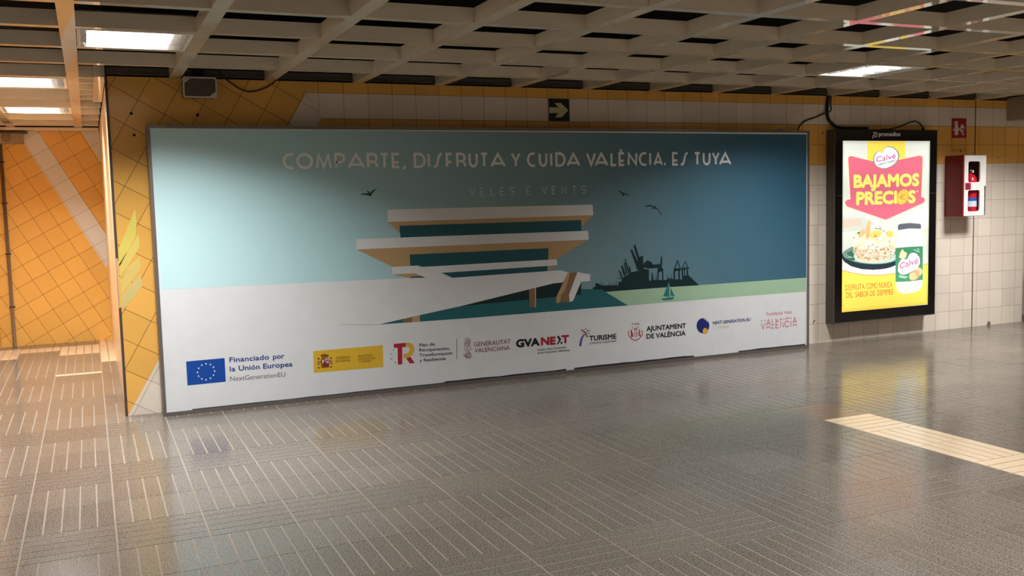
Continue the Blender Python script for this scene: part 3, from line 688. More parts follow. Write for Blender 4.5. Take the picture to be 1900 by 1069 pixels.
('poly','regional_fund_logo','black',1,[(3.6362,0.3344),(3.6554,0.3371),(3.6787,0.3032),(3.6489,0.2632),(3.6345,0.2627),(3.6575,0.3006)]),
('poly','regional_fund_logo','black',1,[(3.6714,0.2821),(3.6897,0.2823),(3.6893,0.265),(3.671,0.2648)]),
('text','regional_fund_logo','charcoal',2,'Fondos Next Generation',(3.4512,0.2223),(3.727,0.2236),0.0173,0.01,0,1,'H'),
('text','regional_fund_logo','charcoal',2,'en la Comunitat Valenciana',(3.4524,0.1973),(3.7564,0.1966),0.0172,0.01,0,1,'H'),
('text','tourism_logo','black',2,'TURISME',(3.9538,0.2666),(4.2261,0.2628),0.0459,0.03,0,1,'H'),
('text','tourism_logo','charcoal',2,'COMUNITAT VALENCIANA',(3.9532,0.2367),(4.2256,0.2361),0.0177,0,0,1,'H'),
('poly','tourism_logo','blue',1,[(3.9044,0.3356),(3.9121,0.3263),(3.8899,0.2983),(3.8814,0.2709),(3.8726,0.2261),(3.8512,0.2314),(3.8599,0.2727),(3.8743,0.3065)]),
('poly','tourism_logo','brick',2,[(3.8698,0.3698),(3.8778,0.3762),(3.8991,0.3641),(3.9223,0.3447),(3.9411,0.3029),(3.9331,0.2965),(3.9104,0.3387),(3.8911,0.3577)]),
('poly','tourism_logo','brick',1,[(3.9129,0.3682),(3.9192,0.3842),(3.9278,0.3811),(3.9227,0.3657)]),
('poly','tourism_logo','blue',1,[(3.9245,0.3551),(3.9344,0.3613),(3.9621,0.3633),(3.962,0.3574),(3.9283,0.3513)]),
('poly','tourism_logo','oliveleaf',1,[(3.9322,0.3457),(3.942,0.3449),(3.9654,0.329),(3.9613,0.3234),(3.9418,0.3344)]),
('poly','tourism_logo','oliveleaf',1,[(3.8781,0.3377),(3.883,0.3461),(3.8916,0.3436),(3.8847,0.333)]),
('text','city_council_lettering','black',2,'AJUNTAMENT',(4.5386,0.3058),(4.9635,0.3038),0.0455,0.03,0,1,'H'),
('text','city_council_lettering','black',2,'DE VALÈNCIA',(4.5376,0.2364),(4.9584,0.2351),0.0455,0.03,0,1,'H'),
('poly','city_crest_print','crimson',1,[(4.4008,0.3379),(4.4224,0.34),(4.4484,0.3393),(4.4396,0.3312),(4.4222,0.3288),(4.4079,0.3324)]),
('stroke','city_crest_print','crimson',1,0.007,[(4.3855,0.3741),(4.3972,0.3857),(4.4116,0.3846)]),
('stroke','city_crest_print','crimson',1,0.007,[(4.4375,0.3814),(4.452,0.3854),(4.4663,0.3743)]),
('stroke','city_crest_print','crimson',1,0.0085,[(4.4275,0.391),(4.4257,0.3686)]),
('stroke','city_crest_print','crimson',1,0.005,[(4.3896,0.3563),(4.3994,0.3393)]),
('stroke','city_crest_print','crimson',1,0.005,[(4.4574,0.3586),(4.4498,0.3392)]),
('stroke','city_crest_print','crimson',1,0.0035,[(4.4111,0.3547),(4.4167,0.343)]),
('stroke','city_crest_print','crimson',1,0.0035,[(4.44,0.3575),(4.4354,0.3428)]),
('stroke','city_crest_print','crimson',1,0.0075,[(4.3501,0.3119),(4.3511,0.2868),(4.3835,0.2492),(4.4207,0.2323),(4.4614,0.2453),(4.4938,0.2754),(4.4957,0.3054)]),
('stroke','city_crest_print','crimson',1,0.0085,[(4.3473,0.3146),(4.3616,0.316)]),
('stroke','city_crest_print','crimson',1,0.0085,[(4.4856,0.3138),(4.5001,0.3101)]),
('stroke','city_crest_print','crimson',1,0.006,[(4.4047,0.2223),(4.406,0.2172)]),
('stroke','city_crest_print','crimson',1,0.006,[(4.4378,0.2196),(4.4392,0.2145)]),
('poly','city_crest_print','crimson',1,[(4.3748,0.33),(4.3892,0.3313),(4.389,0.2663),(4.3775,0.2659)]),
('poly','city_crest_print','crimson',1,[(4.3901,0.2987),(4.3988,0.3055),(4.3996,0.2666),(4.3896,0.2662)]),
('poly','city_crest_print','crimson',1,[(4.4598,0.3283),(4.4714,0.33),(4.4719,0.2721),(4.4618,0.2692)]),
('poly','city_crest_print','crimson',1,[(4.4619,0.2754),(4.4822,0.2763),(4.4806,0.2676),(4.4646,0.2664)]),
('poly','city_crest_print','crimson',1,[(4.412,0.3195),(4.417,0.3242),(4.4159,0.2591),(4.4111,0.2645)]),
('poly','city_crest_print','crimson',1,[(4.4294,0.3232),(4.4371,0.3176),(4.4362,0.2624),(4.4292,0.2567)]),
('poly','city_crest_print','crimson',1,[(4.4478,0.3017),(4.4551,0.3061),(4.4546,0.2735),(4.4488,0.2715)]),
('text','next_generation_logo','navyink',2,'NEXT GENERATION EU',(5.2565,0.3129),(5.6953,0.3146),0.0297,0.025,0.22,1,'H'),
('text','next_generation_logo','palegold',2,'VALÈNCIA',(5.3157,0.2709),(5.4433,0.2704),0.0225,0,0,1,'H'),
('poly','next_generation_logo','navyink',1,[(5.2209,0.3051),(5.2195,0.2913),(5.2153,0.2784),(5.2086,0.2666),(5.1997,0.2566),(5.1888,0.2486),(5.1765,0.2431),(5.1632,0.2401),(5.1493,0.2398),(5.1355,0.2423),(5.1223,0.2474),(5.1101,0.2548),(5.0995,0.2645),(5.0909,0.2758),(5.0845,0.2885),(5.0806,0.302),(5.0794,0.3158),(5.0809,0.3294),(5.085,0.3423),(5.0916,0.354),(5.1004,0.364),(5.1112,0.372),(5.1235,0.3776),(5.1367,0.3806),(5.1505,0.381),(5.1643,0.3786),(5.1776,0.3736),(5.1898,0.3662),(5.2005,0.3566),(5.2093,0.3453),(5.2157,0.3326),(5.2197,0.319)]),
('poly','next_generation_logo','gold',2,[(5.2042,0.2569),(5.2036,0.2513),(5.2019,0.2461),(5.1992,0.2413),(5.1955,0.2372),(5.1911,0.234),(5.1861,0.2318),(5.1807,0.2306),(5.175,0.2305),(5.1694,0.2315),(5.164,0.2335),(5.1591,0.2366),(5.1547,0.2405),(5.1512,0.2451),(5.1486,0.2503),(5.147,0.2558),(5.1465,0.2614),(5.1471,0.2669),(5.1488,0.2722),(5.1515,0.2769),(5.1551,0.281),(5.1595,0.2842),(5.1645,0.2865),(5.1699,0.2877),(5.1755,0.2878),(5.1811,0.2868),(5.1865,0.2848),(5.1915,0.2817),(5.1959,0.2778),(5.1994,0.2732),(5.2021,0.268),(5.2037,0.2625)]),
('poly','next_generation_logo','white',2,[(5.1543,0.3731),(5.1808,0.3696),(5.2015,0.3505),(5.2052,0.3375),(5.1958,0.3478),(5.1769,0.3651)]),
('stroke','next_generation_logo','palegrey',1,0.0032,[(5.303,0.2789),(5.291,0.2627),(5.2672,0.2645),(5.2555,0.2826),(5.2675,0.2989),(5.2913,0.297),(5.303,0.2789)]),
('text','visit_foundation_logo','rose',2,'Fundació Visit',(5.88,0.3519),(6.1872,0.3505),0.0334,0,0,1,'H'),
('stroke','visit_foundation_logo','rose',1,0.0077,[(5.8179,0.2838),(5.8419,0.2254),(5.8647,0.2828)]),
('stroke','visit_foundation_logo','rose',1,0.0077,[(5.8173,0.3158),(5.827,0.2979)]),
('stroke','visit_foundation_logo','rose',1,0.008,[(5.8663,0.3147),(5.8587,0.2968)]),
('stroke','visit_foundation_logo','rose',1,0.008,[(5.8783,0.2559),(5.9027,0.3145),(5.9255,0.2548)]),
('stroke','visit_foundation_logo','rose',1,0.0077,[(5.889,0.276),(5.9179,0.2751)]),
('stroke','visit_foundation_logo','rose',1,0.008,[(5.8789,0.2238),(5.8874,0.2429),(5.9178,0.2418),(5.9245,0.2239)]),
('stroke','visit_foundation_logo','rose',1,0.0077,[(5.9453,0.3138),(5.9468,0.2581),(5.9758,0.2571)]),
('stroke','visit_foundation_logo','rose',1,0.0077,[(5.9453,0.2421),(5.9452,0.2248),(5.9758,0.2262)]),
('stroke','visit_foundation_logo','rose',1,0.008,[(6.0295,0.2816),(5.9927,0.2831),(5.9927,0.2249),(6.0295,0.2238)]),
('stroke','visit_foundation_logo','rose',1,0.0077,[(5.9927,0.2546),(6.0249,0.2534)]),
('stroke','visit_foundation_logo','rose',1,0.008,[(5.9927,0.3141),(5.9942,0.2979),(6.028,0.2991)]),
('stroke','visit_foundation_logo','rose',1,0.0077,[(6.048,0.2243),(6.0495,0.2814),(6.0865,0.2239),(6.088,0.281)]),
('stroke','visit_foundation_logo','rose',1,0.0077,[(6.051,0.3135),(6.0526,0.2985),(6.0634,0.2977),(6.051,0.3135)]),
('stroke','visit_foundation_logo','rose',1,0.008,[(6.0865,0.3134),(6.088,0.2959)]),
('stroke','visit_foundation_logo','rose',1,0.008,[(6.1547,0.2661),(6.1329,0.2826),(6.1097,0.2744),(6.1035,0.2525),(6.1144,0.2292),(6.133,0.2228),(6.1547,0.2361)]),
('stroke','visit_foundation_logo','rose',1,0.0077,[(6.1066,0.297),(6.1313,0.3151),(6.1546,0.301)]),
('stroke','visit_foundation_logo','rose',1,0.008,[(6.1764,0.2819),(6.175,0.2246)]),
('stroke','visit_foundation_logo','rose',1,0.008,[(6.1764,0.3169),(6.1764,0.2969)]),
('stroke','visit_foundation_logo','rose',1,0.008,[(6.1983,0.2566),(6.22,0.3125),(6.2436,0.2569)]),
('stroke','visit_foundation_logo','rose',1,0.008,[(6.2076,0.2734),(6.2357,0.2725)]),
('stroke','visit_foundation_logo','rose',1,0.008,[(6.1983,0.224),(6.2077,0.2421),(6.2389,0.2397),(6.2421,0.2245)]),
('poly','offer_arrow_print','Lyellow',1,[(7.1704,2.0125),(7.6775,2.0157),(7.6859,1.8368),(7.6039,1.8015),(7.239,1.8038),(7.1724,1.8344)]),
('poly','offer_arrow_print','Lpeach',2,[(6.9115,1.8462),(6.9193,1.8655),(6.9512,1.8735),(7.2345,1.819),(7.6082,1.8325),(7.892,1.8753),(7.9282,1.8657),(7.9359,1.8361),(7.9215,1.4405),(7.9652,1.4289),(7.9774,1.3998),(7.9517,1.3737),(7.4239,1.2116),(6.9023,1.3629),(6.8754,1.3922),(6.8779,1.4166),(6.9083,1.4323),(6.9456,1.4355)]),
('poly','offer_arrow_print','Lpink',3,[(6.9236,1.8406),(6.9312,1.8594),(6.9623,1.8672),(7.2389,1.8139),(7.6035,1.827),(7.8802,1.8689),(7.9155,1.8594),(7.923,1.8305),(7.9089,1.4435),(7.9515,1.4322),(7.9634,1.4038),(7.9384,1.3783),(7.4238,1.2195),(6.9146,1.3675),(6.8884,1.3961),(6.8908,1.42),(6.9205,1.4353),(6.9569,1.4385)]),
('text','offer_arrow_print','Lochre',4,'BAJAMOS',(6.998,1.5469),(7.8819,1.5513),0.1324,0.045,0,1,'H'),
('text','offer_arrow_print','Lochre',4,'PRECI',(7.034,1.3743),(7.5789,1.3771),0.1351,0.045,0,1,'H'),
('text','offer_arrow_print','Lochre',4,'S',(7.7288,1.3785),(7.8359,1.3789),0.1338,0.045,0,1,'H'),
('text','offer_arrow_print','Lgoldtext',5,'BAJAMOS',(6.9959,1.5492),(7.8775,1.5538),0.1324,0.045,0,1,'H'),
('text','offer_arrow_print','Lgoldtext',5,'PRECI',(7.032,1.3767),(7.5746,1.3796),0.1351,0.045,0,1,'H'),
('text','offer_arrow_print','Lgoldtext',5,'S',(7.7267,1.3809),(7.8315,1.3814),0.1338,0.045,0,1,'H'),
('poly','offer_arrow_print','Lochre',6,[(7.7247,1.4194),(7.7139,1.4052),(7.7007,1.3926),(7.6857,1.3821),(7.6694,1.3741),(7.6525,1.3689),(7.6356,1.3667),(7.6194,1.3676),(7.6045,1.3715),(7.5915,1.3783),(7.5808,1.3877),(7.5729,1.3994),(7.568,1.4129),(7.5664,1.4276),(7.5682,1.4431),(7.5731,1.4587),(7.5811,1.4739),(7.5918,1.488),(7.6049,1.5006),(7.6198,1.5111),(7.636,1.5191),(7.6529,1.5244),(7.6698,1.5267),(7.686,1.526),(7.701,1.5221),(7.7141,1.5154),(7.7249,1.506),(7.7329,1.4944),(7.7379,1.4808),(7.7395,1.466),(7.7378,1.4504),(7.7328,1.4347)]),
('poly','offer_arrow_print','Lcoin',7,[(7.7199,1.4232),(7.7096,1.4097),(7.6971,1.3976),(7.6829,1.3876),(7.6675,1.3799),(7.6516,1.3748),(7.6358,1.3726),(7.6206,1.3734),(7.6067,1.377),(7.5945,1.3834),(7.5846,1.3922),(7.5774,1.4033),(7.573,1.416),(7.5716,1.43),(7.5734,1.4447),(7.5782,1.4596),(7.5858,1.474),(7.596,1.4875),(7.6084,1.4995),(7.6225,1.5096),(7.6378,1.5174),(7.6537,1.5225),(7.6695,1.5248),(7.6847,1.5241),(7.6987,1.5206),(7.711,1.5143),(7.721,1.5054),(7.7284,1.4944),(7.7328,1.4816),(7.7342,1.4675),(7.7324,1.4527),(7.7276,1.4378)]),
('poly','offer_arrow_print','Lochre',8,[(7.7022,1.4268),(7.6937,1.4156),(7.6836,1.4057),(7.6722,1.3973),(7.6598,1.3908),(7.6471,1.3865),(7.6345,1.3846),(7.6225,1.385),(7.6115,1.3878),(7.602,1.3928),(7.5943,1.3999),(7.5888,1.4088),(7.5855,1.4192),(7.5847,1.4306),(7.5864,1.4427),(7.5905,1.4548),(7.5968,1.4667),(7.6052,1.4779),(7.6153,1.4878),(7.6267,1.4962),(7.6389,1.5027),(7.6516,1.507),(7.6642,1.509),(7.6763,1.5087),(7.6873,1.506),(7.6969,1.5009),(7.7046,1.4938),(7.7103,1.4849),(7.7135,1.4745),(7.7144,1.4631),(7.7127,1.451),(7.7086,1.4387)]),
('poly','offer_arrow_print','Lcoin',9,[(7.6986,1.4282),(7.6906,1.4176),(7.681,1.4081),(7.6703,1.4001),(7.6587,1.394),(7.6468,1.3899),(7.635,1.3879),(7.6237,1.3883),(7.6135,1.3908),(7.6047,1.3956),(7.5975,1.4022),(7.5924,1.4106),(7.5894,1.4204),(7.5888,1.4312),(7.5904,1.4426),(7.5944,1.4541),(7.6004,1.4654),(7.6083,1.4759),(7.6178,1.4854),(7.6286,1.4933),(7.6401,1.4995),(7.652,1.5037),(7.6638,1.5057),(7.675,1.5054),(7.6853,1.5029),(7.6942,1.4982),(7.7014,1.4915),(7.7066,1.4831),(7.7096,1.4733),(7.7103,1.4625),(7.7086,1.4511),(7.7046,1.4395)]),
('text','offer_arrow_print','Lochre',10,'€',(7.607,1.4142),(7.6895,1.4198),0.0542,0,0,1,'H'),
('poly','offer_arrow_print','Lgoldtext',5,[(7.8547,1.516),(7.8595,1.5067),(7.8727,1.506),(7.8625,1.5001),(7.8662,1.4906),(7.855,1.4962),(7.8441,1.491),(7.8474,1.5004),(7.837,1.5067),(7.8502,1.5069)]),
('poly','logo_print','Lgrey',4,[(7.2479,1.8309),(7.2584,1.8761),(7.2936,1.9083),(7.3158,1.9131),(7.3426,1.9065),(7.3629,1.8978),(7.3739,1.9081),(7.387,1.934),(7.4092,1.9535),(7.4361,1.9613),(7.4631,1.9632),(7.522,1.9535),(7.577,1.9208),(7.6004,1.8814),(7.6017,1.8552),(7.5921,1.8291),(7.5562,1.79),(7.5021,1.7609),(7.4301,1.7387),(7.3672,1.736),(7.2999,1.7561),(7.2594,1.7888)]),
('poly','logo_print','Lwhite',5,[(7.2636,1.8314),(7.2731,1.8737),(7.3048,1.9038),(7.3248,1.9083),(7.3491,1.9022),(7.3673,1.894),(7.3773,1.9036),(7.3891,1.9279),(7.409,1.946),(7.4332,1.9533),(7.4576,1.9551),(7.5106,1.946),(7.5601,1.9154),(7.5812,1.8787),(7.5824,1.8542),(7.5737,1.8298),(7.5414,1.7933),(7.4927,1.7661),(7.4279,1.7453),(7.3713,1.7428),(7.3106,1.7615),(7.2741,1.7921)]),
('text','logo_print','Lmauve',6,'Calvé',(7.288,1.8017),(7.551,1.8403),0.0562,0.02,0,1,'H'),
('text','logo_print','Lgreengrey',6,'SABOR CASERO',(7.3105,1.7676),(7.5576,1.8097),0.022,0.03,0,1,'H'),
('poly','foreground_print','Lyellow',1,[(6.8487,0.7372),(6.9449,0.7109),(7.0558,0.6868),(7.1817,0.6692),(7.2947,0.6599),(7.423,0.6583),(7.5671,0.6669),(7.7419,0.6961),(7.9191,0.7257),(8.0176,0.743),(8.0197,0.3153),(6.8547,0.3077)]),
('stroke','foreground_print','Lred',2,0.0053,[(6.8487,0.7372),(6.9449,0.7109),(7.0558,0.6868),(7.1817,0.6692),(7.2947,0.6599),(7.423,0.6583),(7.5671,0.6669),(7.7419,0.6961),(7.9191,0.7257),(8.0176,0.743)]),
('poly','foreground_print','Lpalepink',1,[(6.8526,0.7635),(7.1529,0.7374),(7.5661,0.738),(7.5671,0.6669),(7.423,0.6583),(7.2947,0.6599),(7.1817,0.6692),(7.0558,0.6868),(6.9449,0.7109),(6.8487,0.7372)]),
('poly','foreground_print','Lgreybg',1,[(6.8554,1.2856),(7.1475,1.2506),(7.2742,1.1933),(7.1488,1.1228),(6.8568,1.112)]),
('poly','foreground_print','Lwood',2,[(6.8557,1.2488),(7.0989,1.2414),(7.1066,1.1721),(6.8564,1.1541)]),
('poly','foreground_print','Lbeige',1,[(7.915,1.1178),(8.0192,1.1308),(8.018,1.0369),(7.9311,1.0512)]),
('text','slogan_lettering','Lbrick',3,'DISFRUTA',(6.8968,0.5273),(7.1512,0.5264),0.0579,0.004,0,1,'H'),
('text','slogan_lettering','Lbrick',3,'COMO',(7.1701,0.5263),(7.325,0.5253),0.0585,0.004,0,1,'H'),
('text','slogan_lettering','Lbrick',3,'NUNCA',(7.3435,0.5253),(7.5222,0.5251),0.0589,0.004,0,1,'H'),
('text','slogan_lettering','Lbrick',3,'DEL',(6.9073,0.4525),(7.0006,0.4517),0.0558,0.004,0,1,'H'),
('text','slogan_lettering','Lbrick',3,'SABOR',(7.0273,0.451),(7.2063,0.4511),0.0561,0.004,0,1,'H'),
('text','slogan_lettering','Lbrick',3,'DE',(7.2267,0.4519),(7.2882,0.4517),0.0565,0.004,0,1,'H'),
('text','slogan_lettering','Lbrick',3,'SIEMPRE',(7.319,0.4513),(7.5373,0.4492),0.0569,0.004,0,1,'H'),
('poly','salad_plate_print','Lnavy',3,[(7.6386,0.8166),(7.6298,0.7922),(7.6056,0.7699),(7.5672,0.7507),(7.516,0.7353),(7.4542,0.7243),(7.3843,0.7182),(7.3092,0.7171),(7.2317,0.7211),(7.155,0.7299),(7.0819,0.7431),(7.0151,0.7602),(6.9571,0.7805),(6.9101,0.8033),(6.8756,0.8277),(6.8548,0.8528),(6.8485,0.8776),(6.8569,0.9013),(6.8797,0.923),(6.9161,0.9418),(6.9648,0.9572),(7.024,0.9684),(7.0917,0.9751),(7.1653,0.977),(7.2421,0.9739),(7.3193,0.9659),(7.3937,0.9533),(7.4626,0.9366),(7.523,0.9162),(7.5727,0.8931),(7.6094,0.8682),(7.6317,0.8423)]),
('poly','salad_plate_print','Lnavy',4,[(6.8554,0.871),(7.5667,0.8094),(7.5634,0.7753),(7.4619,0.7404),(7.268,0.7163),(7.106,0.7331),(6.9676,0.771),(6.8809,0.8198)]),
('poly','salad_plate_print','Lplategreen',5,[(7.6268,0.8393),(7.6185,0.8215),(7.5953,0.8056),(7.5581,0.7921),(7.5086,0.7818),(7.4488,0.7748),(7.381,0.7716),(7.3081,0.7721),(7.2329,0.7763),(7.1583,0.7841),(7.0872,0.795),(7.0221,0.8087),(6.9656,0.8247),(6.9197,0.8422),(6.8859,0.8607),(6.8654,0.8795),(6.8591,0.8978),(6.867,0.9151),(6.8889,0.9306),(6.9241,0.9438),(6.9712,0.9542),(7.0287,0.9615),(7.0943,0.9652),(7.1658,0.9653),(7.2405,0.9616),(7.3155,0.9544),(7.3879,0.9439),(7.4549,0.9303),(7.5138,0.9144),(7.5622,0.8965),(7.598,0.8776),(7.6199,0.8582)]),
('poly','salad_plate_print','Lpalegreen',6,[(7.5813,0.8329),(7.5743,0.8184),(7.5547,0.8055),(7.5234,0.7946),(7.4816,0.7862),(7.4311,0.7806),(7.3739,0.7781),(7.3122,0.7787),(7.2485,0.7823),(7.1852,0.7888),(7.1249,0.7979),(7.0697,0.8093),(7.0216,0.8225),(6.9825,0.837),(6.9537,0.8523),(6.9363,0.8677),(6.9308,0.8828),(6.9376,0.8969),(6.9562,0.9096),(6.9861,0.9204),(7.0262,0.9288),(7.075,0.9345),(7.1307,0.9374),(7.1914,0.9372),(7.2547,0.934),(7.3182,0.9279),(7.3795,0.9191),(7.4361,0.9078),(7.4859,0.8946),(7.5267,0.8799),(7.557,0.8643),(7.5754,0.8484)]),
('poly','salad_plate_print','Ldarkgreen',7,[(6.9088,0.9074),(6.9807,0.9264),(7.0099,0.8917),(7.003,0.8585),(6.9451,0.8668)]),
('poly','salad_plate_print','Ldarkgreen',7,[(6.9093,0.8518),(7.0102,0.8582),(7.025,0.8296),(6.9599,0.8215)]),
('poly','salad_plate_print','Lcream',8,[(6.9908,1.0039),(7.0085,1.0476),(7.0733,1.0897),(7.1752,1.1139),(7.3075,1.1317),(7.4565,1.1379),(7.5397,1.1067),(7.565,1.0318),(7.5616,0.901),(7.5208,0.8401),(7.4459,0.8094),(7.3414,0.7946),(7.2081,0.7927),(7.1125,0.8086),(7.0394,0.8345),(7.006,0.9197)]),
('poly','salad_plate_print','Lshade',9,[(7.006,0.9197),(7.0239,0.9468),(7.1478,0.9303),(7.3099,0.9346),(7.5572,0.9411),(7.5616,0.901),(7.5208,0.8401),(7.4459,0.8094),(7.3414,0.7946),(7.2081,0.7927),(7.1125,0.8086),(7.0394,0.8345)]),
('poly','salad_plate_print','Ltan',10,[(7.3608,0.8515),(7.3496,0.8405),(7.3323,0.8353),(7.3087,0.8441),(7.3221,0.8547),(7.3393,0.8591)]),
('poly','salad_plate_print','Ltan',11,[(7.1051,0.8491),(7.1146,0.8416),(7.1201,0.8347),(7.1035,0.8277),(7.0872,0.837),(7.088,0.8455)]),
('poly','salad_plate_print','Lpinkbit',12,[(7.359,0.9312),(7.3691,0.9289),(7.3719,0.9234),(7.3679,0.92),(7.3542,0.9201),(7.3522,0.9267)]),
('poly','salad_plate_print','Ltan',13,[(7.2552,0.9255),(7.2745,0.9189),(7.2748,0.9099),(7.2638,0.904),(7.2449,0.9067),(7.2406,0.9165)]),
('poly','salad_plate_print','Lolive',14,[(7.5126,0.9341),(7.5169,0.9312),(7.513,0.9273),(7.5069,0.927),(7.5057,0.9309),(7.5075,0.9341)]),
('poly','salad_plate_print','Ltan',10,[(7.3402,0.8244),(7.3386,0.8177),(7.3285,0.8118),(7.3116,0.8193),(7.3203,0.828),(7.3297,0.8294)]),
('poly','salad_plate_print','Lpinkbit',11,[(7.1243,0.876),(7.1237,0.884),(7.1351,0.8831),(7.1471,0.8793),(7.1388,0.8718),(7.13,0.8731)]),
('poly','salad_plate_print','Lbrownbit',12,[(7.2158,0.9455),(7.197,0.9433),(7.1871,0.9525),(7.1931,0.959),(7.2077,0.9643),(7.223,0.9536)]),
('poly','salad_plate_print','Lwhite',13,[(7.2682,0.9022),(7.2606,0.9073),(7.2636,0.9127),(7.2706,0.9158),(7.2807,0.9106),(7.2797,0.9045)]),
('poly','salad_plate_print','Lolive',14,[(7.5156,0.9005),(7.5186,0.8977),(7.5149,0.8947),(7.5077,0.896),(7.5055,0.8991),(7.5091,0.9014)]),
('poly','salad_plate_print','Lwhite',12,[(7.5241,0.8624),(7.5021,0.8619),(7.4912,0.8729),(7.5013,0.8821),(7.5223,0.8801),(7.5319,0.871)]),
('poly','salad_plate_print','Lolive',13,[(7.345,0.848),(7.3398,0.8481),(7.337,0.85),(7.3391,0.8518),(7.345,0.8515),(7.3483,0.8497)]),
('poly','salad_plate_print','Ltan',14,[(7.2868,0.9033),(7.3039,0.9015),(7.3089,0.8964),(7.3023,0.891),(7.2864,0.8903),(7.2848,0.8971)]),
('poly','salad_plate_print','Lwhite',10,[(7.0436,0.893),(7.0584,0.8977),(7.0699,0.8913),(7.072,0.8835),(7.059,0.8774),(7.0456,0.8853)]),
('poly','salad_plate_print','Lbrownbit',11,[(7.4686,0.9534),(7.476,0.9559),(7.4887,0.9531),(7.487,0.9467),(7.4784,0.9423),(7.4707,0.9464)]),
('poly','salad_plate_print','Lcream',12,[(7.4097,0.9078),(7.4018,0.9037),(7.3882,0.9037),(7.3855,0.9109),(7.3906,0.9142),(7.4049,0.914)]),
('poly','salad_plate_print','Lbrownbit',13,[(7.4997,0.827),(7.4894,0.8299),(7.4905,0.8396),(7.5031,0.8429),(7.5095,0.8353),(7.5104,0.8277)]),
('poly','salad_plate_print','Lbrownbit',14,[(7.3264,0.8454),(7.3212,0.85),(7.3253,0.8541),(7.3336,0.8538),(7.3387,0.8478),(7.3342,0.8433)]),
('poly','salad_plate_print','Lcream2',10,[(7.2459,0.8208),(7.2442,0.8292),(7.2593,0.8362),(7.2735,0.8312),(7.275,0.822),(7.2628,0.8155)]),
('poly','salad_plate_print','Lcream2',12,[(7.3042,0.8926),(7.2925,0.8821),(7.2778,0.8893),(7.2773,0.8992),(7.2858,0.9035),(7.2996,0.9027)]),
('poly','salad_plate_print','Lolive',13,[(7.4501,0.9352),(7.4469,0.9303),(7.4345,0.9311),(7.4316,0.9354),(7.436,0.9397),(7.4467,0.9423)]),
('poly','salad_plate_print','Lolive',14,[(7.4665,0.9251),(7.4621,0.9305),(7.464,0.9338),(7.4731,0.9348),(7.48,0.9307),(7.4749,0.9271)]),
('poly','salad_plate_print','Lbrownbit',10,[(7.2705,0.9232),(7.2879,0.9315),(7.3061,0.9269),(7.3158,0.9181),(7.3026,0.9057),(7.2836,0.9111)]),
('poly','salad_plate_print','Ltan',11,[(7.2323,0.8842),(7.2074,0.8749),(7.1896,0.8883),(7.1891,0.9014),(7.217,0.9079),(7.231,0.8987)]),
('poly','salad_plate_print','Lwhite',12,[(7.22,0.8418),(7.2181,0.8346),(7.2043,0.8307),(7.1891,0.8371),(7.1975,0.8459),(7.2063,0.8456)]),
('poly','salad_plate_print','Lolive',13,[(7.0443,0.9597),(7.0374,0.9614),(7.0362,0.964),(7.0397,0.9662),(7.0455,0.9647),(7.0462,0.9623)]),
('poly','salad_plate_print','Lcream',14,[(7.2142,0.891),(7.1923,0.8916),(7.1876,0.9044),(7.1916,0.9192),(7.2127,0.9138),(7.22,0.9056)]),
('poly','salad_plate_print','Lolive',10,[(7.4482,0.9215),(7.4451,0.9282),(7.4495,0.9328),(7.4574,0.9334),(7.4687,0.9277),(7.4592,0.9224)]),
('poly','salad_plate_print','Lcream2',11,[(7.1653,0.8479),(7.1498,0.8455),(7.1327,0.8577),(7.1462,0.8675),(7.1681,0.8646),(7.1711,0.8562)]),
('poly','salad_plate_print','Lcream2',12,[(7.4415,0.8825),(7.4727,0.8737),(7.4685,0.8638),(7.4534,0.8575),(7.4327,0.8595),(7.4276,0.8721)]),
('poly','salad_plate_print','Ltan',14,[(7.083,0.8948),(7.0988,0.9034),(7.1103,0.8964),(7.1199,0.8891),(7.1071,0.8838),(7.0928,0.8843)]),
('poly','salad_plate_print','Lolive',10,[(7.281,0.9423),(7.2849,0.9396),(7.2846,0.9371),(7.2807,0.9365),(7.2779,0.9378),(7.2772,0.9406)]),
('poly','salad_plate_print','Lcream2',12,[(7.3574,0.9019),(7.3383,0.9118),(7.3393,0.92),(7.357,0.9213),(7.3699,0.9205),(7.3684,0.9106)]),
('poly','salad_plate_print','Ltan',13,[(7.1088,0.8642),(7.0946,0.8552),(7.0743,0.8598),(7.0672,0.8688),(7.0746,0.8773),(7.0934,0.8782)]),
('poly','salad_plate_print','Lwhite',14,[(7.3053,0.9499),(7.2954,0.9501),(7.2896,0.953),(7.2938,0.9575),(7.3012,0.9592),(7.3063,0.9548)]),
('poly','salad_plate_print','Lpinkbit',10,[(7.1559,0.8719),(7.1456,0.8689),(7.1393,0.8752),(7.1429,0.8811),(7.1534,0.8807),(7.1613,0.8758)]),
('poly','salad_plate_print','Ltan',11,[(7.0739,0.8455),(7.0667,0.8376),(7.0527,0.8448),(7.0511,0.8522),(7.0606,0.8575),(7.0775,0.8535)]),
('poly','salad_plate_print','Ltan',12,[(7.2063,0.937),(7.2111,0.9242),(7.2035,0.9161),(7.181,0.9171),(7.1626,0.9281),(7.1823,0.9423)]),
('poly','salad_plate_print','Lcream2',13,[(7.1625,0.8702),(7.1836,0.8768),(7.1958,0.8656),(7.1927,0.8557),(7.1728,0.8509),(7.1557,0.86)]),
('poly','salad_plate_print','Ltan',14,[(7.2382,0.8237),(7.2351,0.8088),(7.2166,0.8038),(7.2004,0.8138),(7.2038,0.8246),(7.2188,0.8329)]),
('poly','salad_plate_print','Lcream2',10,[(7.3801,0.8922),(7.3568,0.9032),(7.358,0.9203),(7.3874,0.9254),(7.4077,0.912),(7.4023,0.8963)]),
('poly','salad_plate_print','Lbrownbit',12,[(7.2849,0.8972),(7.2861,0.9025),(7.2914,0.9047),(7.301,0.9039),(7.3019,0.8973),(7.2939,0.8964)]),
